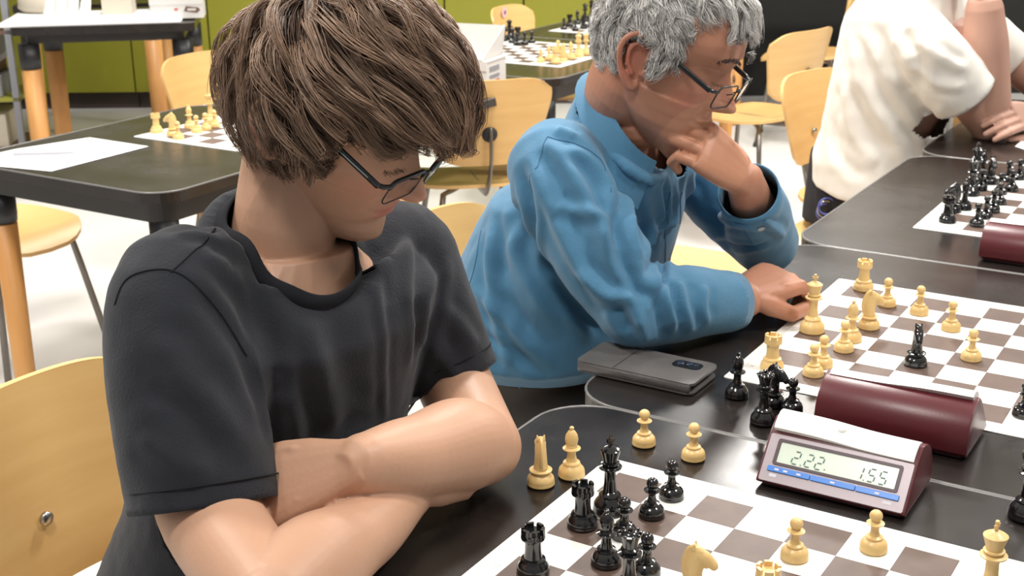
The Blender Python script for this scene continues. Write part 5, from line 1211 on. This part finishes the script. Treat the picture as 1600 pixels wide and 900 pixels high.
loft(bm, [(hips, WL*.15, WF*.11), (mid-ZV*.05, WL*.15, WF*.09), (mid+ZV*.02, WL*.08, WF*.06), (hq-ZV*.03, WL*.07, WF*.06)], 24)
limb(bm, [rsh, rsh.lerp(rel_, .5), rel_], [.048, .047, .042]); limb(bm, [lsh, lsh.lerp(lel, .5), lel], [.048, .047, .042])
limb(bm, [rel_, rel_.lerp(rwr, .25), rel_.lerp(rwr, .65), rwr], [.044, .056, .054, .044]); limb(bm, [lel, lel.lerp(lwr, .3), lwr], [.042, .044, .030])
hand(bm, rwr, (rwr-rel_).normalized(), Vector((.6, -.7, 0)), 1, [(.5, .8, .5)]*4, 1.0, .02)
hd = (at(1566, 188, 3.10)-lwr).normalized(); hand(bm, lwr, hd, Vector((.15, -.75, .55)), -1, [(.2, .3, .3), (.25, .3, .3), (.3, .35, .3), (.35, .35, .3)], 1.0, .03, tdir=.5)
wc = (.52, .30, .225)
rel(skin_obj('body', remeshed(bm, .003, 2, .5), None, skin_mat('third_skin', .5), lambda V: face_colour(V, HW, wc, (.45, .2, .17), (.58, .25, .2))), wp)
bm = bmesh.new(); legs(bm, hips-WL*.09, hips+WL*.09, W(-.0, -2.05, .50), W(-.0, -2.34, .50), W(-.02, -2.05, .09), W(-.02, -2.34, .09), .10, .068); loft(bm, [(hips-ZV*.09, WL*.17, WF*.14), (hips+ZV*.10, WL*.165, WF*.125)], 20)
tm = remeshed(bm, .01, 2); tm.materials.clear(); tm.materials.append(M['trouser']); rel(link('trousers', tm, None, True), wp)
shoes(wp, [W(-.02, -2.05, 0), W(-.02, -2.34, 0)], AX)
bm = bmesh.new(); q0 = at(1362, 282, 3.40); q1 = at(1385, 200, 3.38); q2 = at(1400, 110, 3.34); q3 = at(1412, 20, 3.32); q4 = at(1428, -22, 3.31); tl = (mid-hips).normalized()
loft(bm, [(q0-ZV*.02, WL*.205-WF*.02, WF*.155-ZV*.03), (q0.lerp(q1, .5), WL*.205, WF*.165), (q1, WL*.20, WF*.16), (q2, WL*.195, WF*.150), (q3, WL*.185, WF*.135), (q4, WL*.150, WF*.105), (q4+WF*.03+ZV*.035, WL*.085, WF*.070), (q4+WF*.045+ZV*.06, WL*.074, WF*.066)], 32, 2.25)
rh = rsh.lerp(rel_, .62); lh = lsh.lerp(lel, .5); rd = (rel_-rsh).normalized(); ld = (lel-lsh).normalized()
limb(bm, [mid-WL*.09-ZV*.03, rsh, rsh.lerp(rh, .5)-ZV*.006, rh, rh+rd*.05], [.060, .074, .084, .084, .084], 26, 6)
limb(bm, [mid+WL*.09, lsh, lsh.lerp(lh, .5), lh, lh+ld*.05], [.075, .076, .078, .076, .076], 26, 6)
sm = remeshed(bm, .006, 5, .6)
fold_strokes(sm, [([(1400, 30), (1430, 80), (1440, 140)], .016, -.008), ([(1335, 60), (1340, 120), (1380, 190), (1420, 240)], .018, .008), ([(1345, 40), (1370, 90), (1400, 140), (1430, 190)], .016, .006), ([(1320, 130), (1330, 200), (1370, 260)], .018, .007), ([(1300, 180), (1310, 240), (1350, 280)], .016, -.006), ([(1420, 180), (1440, 210), (1445, 260)], .015, .006), ([(1470, 160), (1470, 210), (1460, 240)], .013, .006),
  ([(1430, 60), (1470, 90), (1510, 110)], .012, .006), ([(1420, 100), (1460, 130), (1510, 135)], .012, .005), ([(1390, 230), (1420, 260), (1440, 270)], .014, .005)], micro=.003, mscale=14)
throat = q4+WF*.12-ZV*.01; nape = q4-WF*.03+ZV*.045; pn = WL.cross(throat-nape).normalized(); pn = pn if pn.z > 0 else -pn; nc = (throat+nape)/2
ob = cloth_obj('white_t_shirt', sm, M['white_cotton'], None, .003, snaps=[(rh, rd, .14), (lh, ld, .13), (nc, pn, .13)]); rel(ob, wp)
band('collar_rib', LOOPS['white_t_shirt'][2], pn, M['white_cotton'], wp, ob, (.002, .010), (.55, -.85), .004)
P2, lr2, rg2 = groom(32, 500, 8, y_scalp, y_flow, lambda p: y_len(p)*.5, lambda p, r: .003+r*.012, y_lim, .006, .002, 8, .4); n2 = len(P2)
strands_mesh('hair', xform(HW, P2)-np.array(wp.location), rg2.uniform(.0010, .0016, n2), np.tile([.06, .035, .02], (n2, 1)), g_h, wp)
# keys hanging from the belt
kc = at(1291, 321, 3.30); t = thing('key_ring', 'bunch of keys with blue tag hanging from belt of the white shirt sitter', 'keys', kc)
for k in range(3):
    bm = bmesh.new(); tube(bm, [Vector((.022*math.cos(a), .008*k-.008, .022*math.sin(a)-.01*k)) for a in np.linspace(0, 2*PI, 17)], .0025, 6, caps=False); obj('ring', bm, M['ring'] if k != 1 else M['rivet'], t, True)
bm = bmesh.new(); tube(bm, smooth_path([(0, 0, -.02), (.008, 0, -.05), (-.004, .004, -.085)], 4), .004, 6, round_caps=True); obj('strap', bm, M['rubber'], t, True)
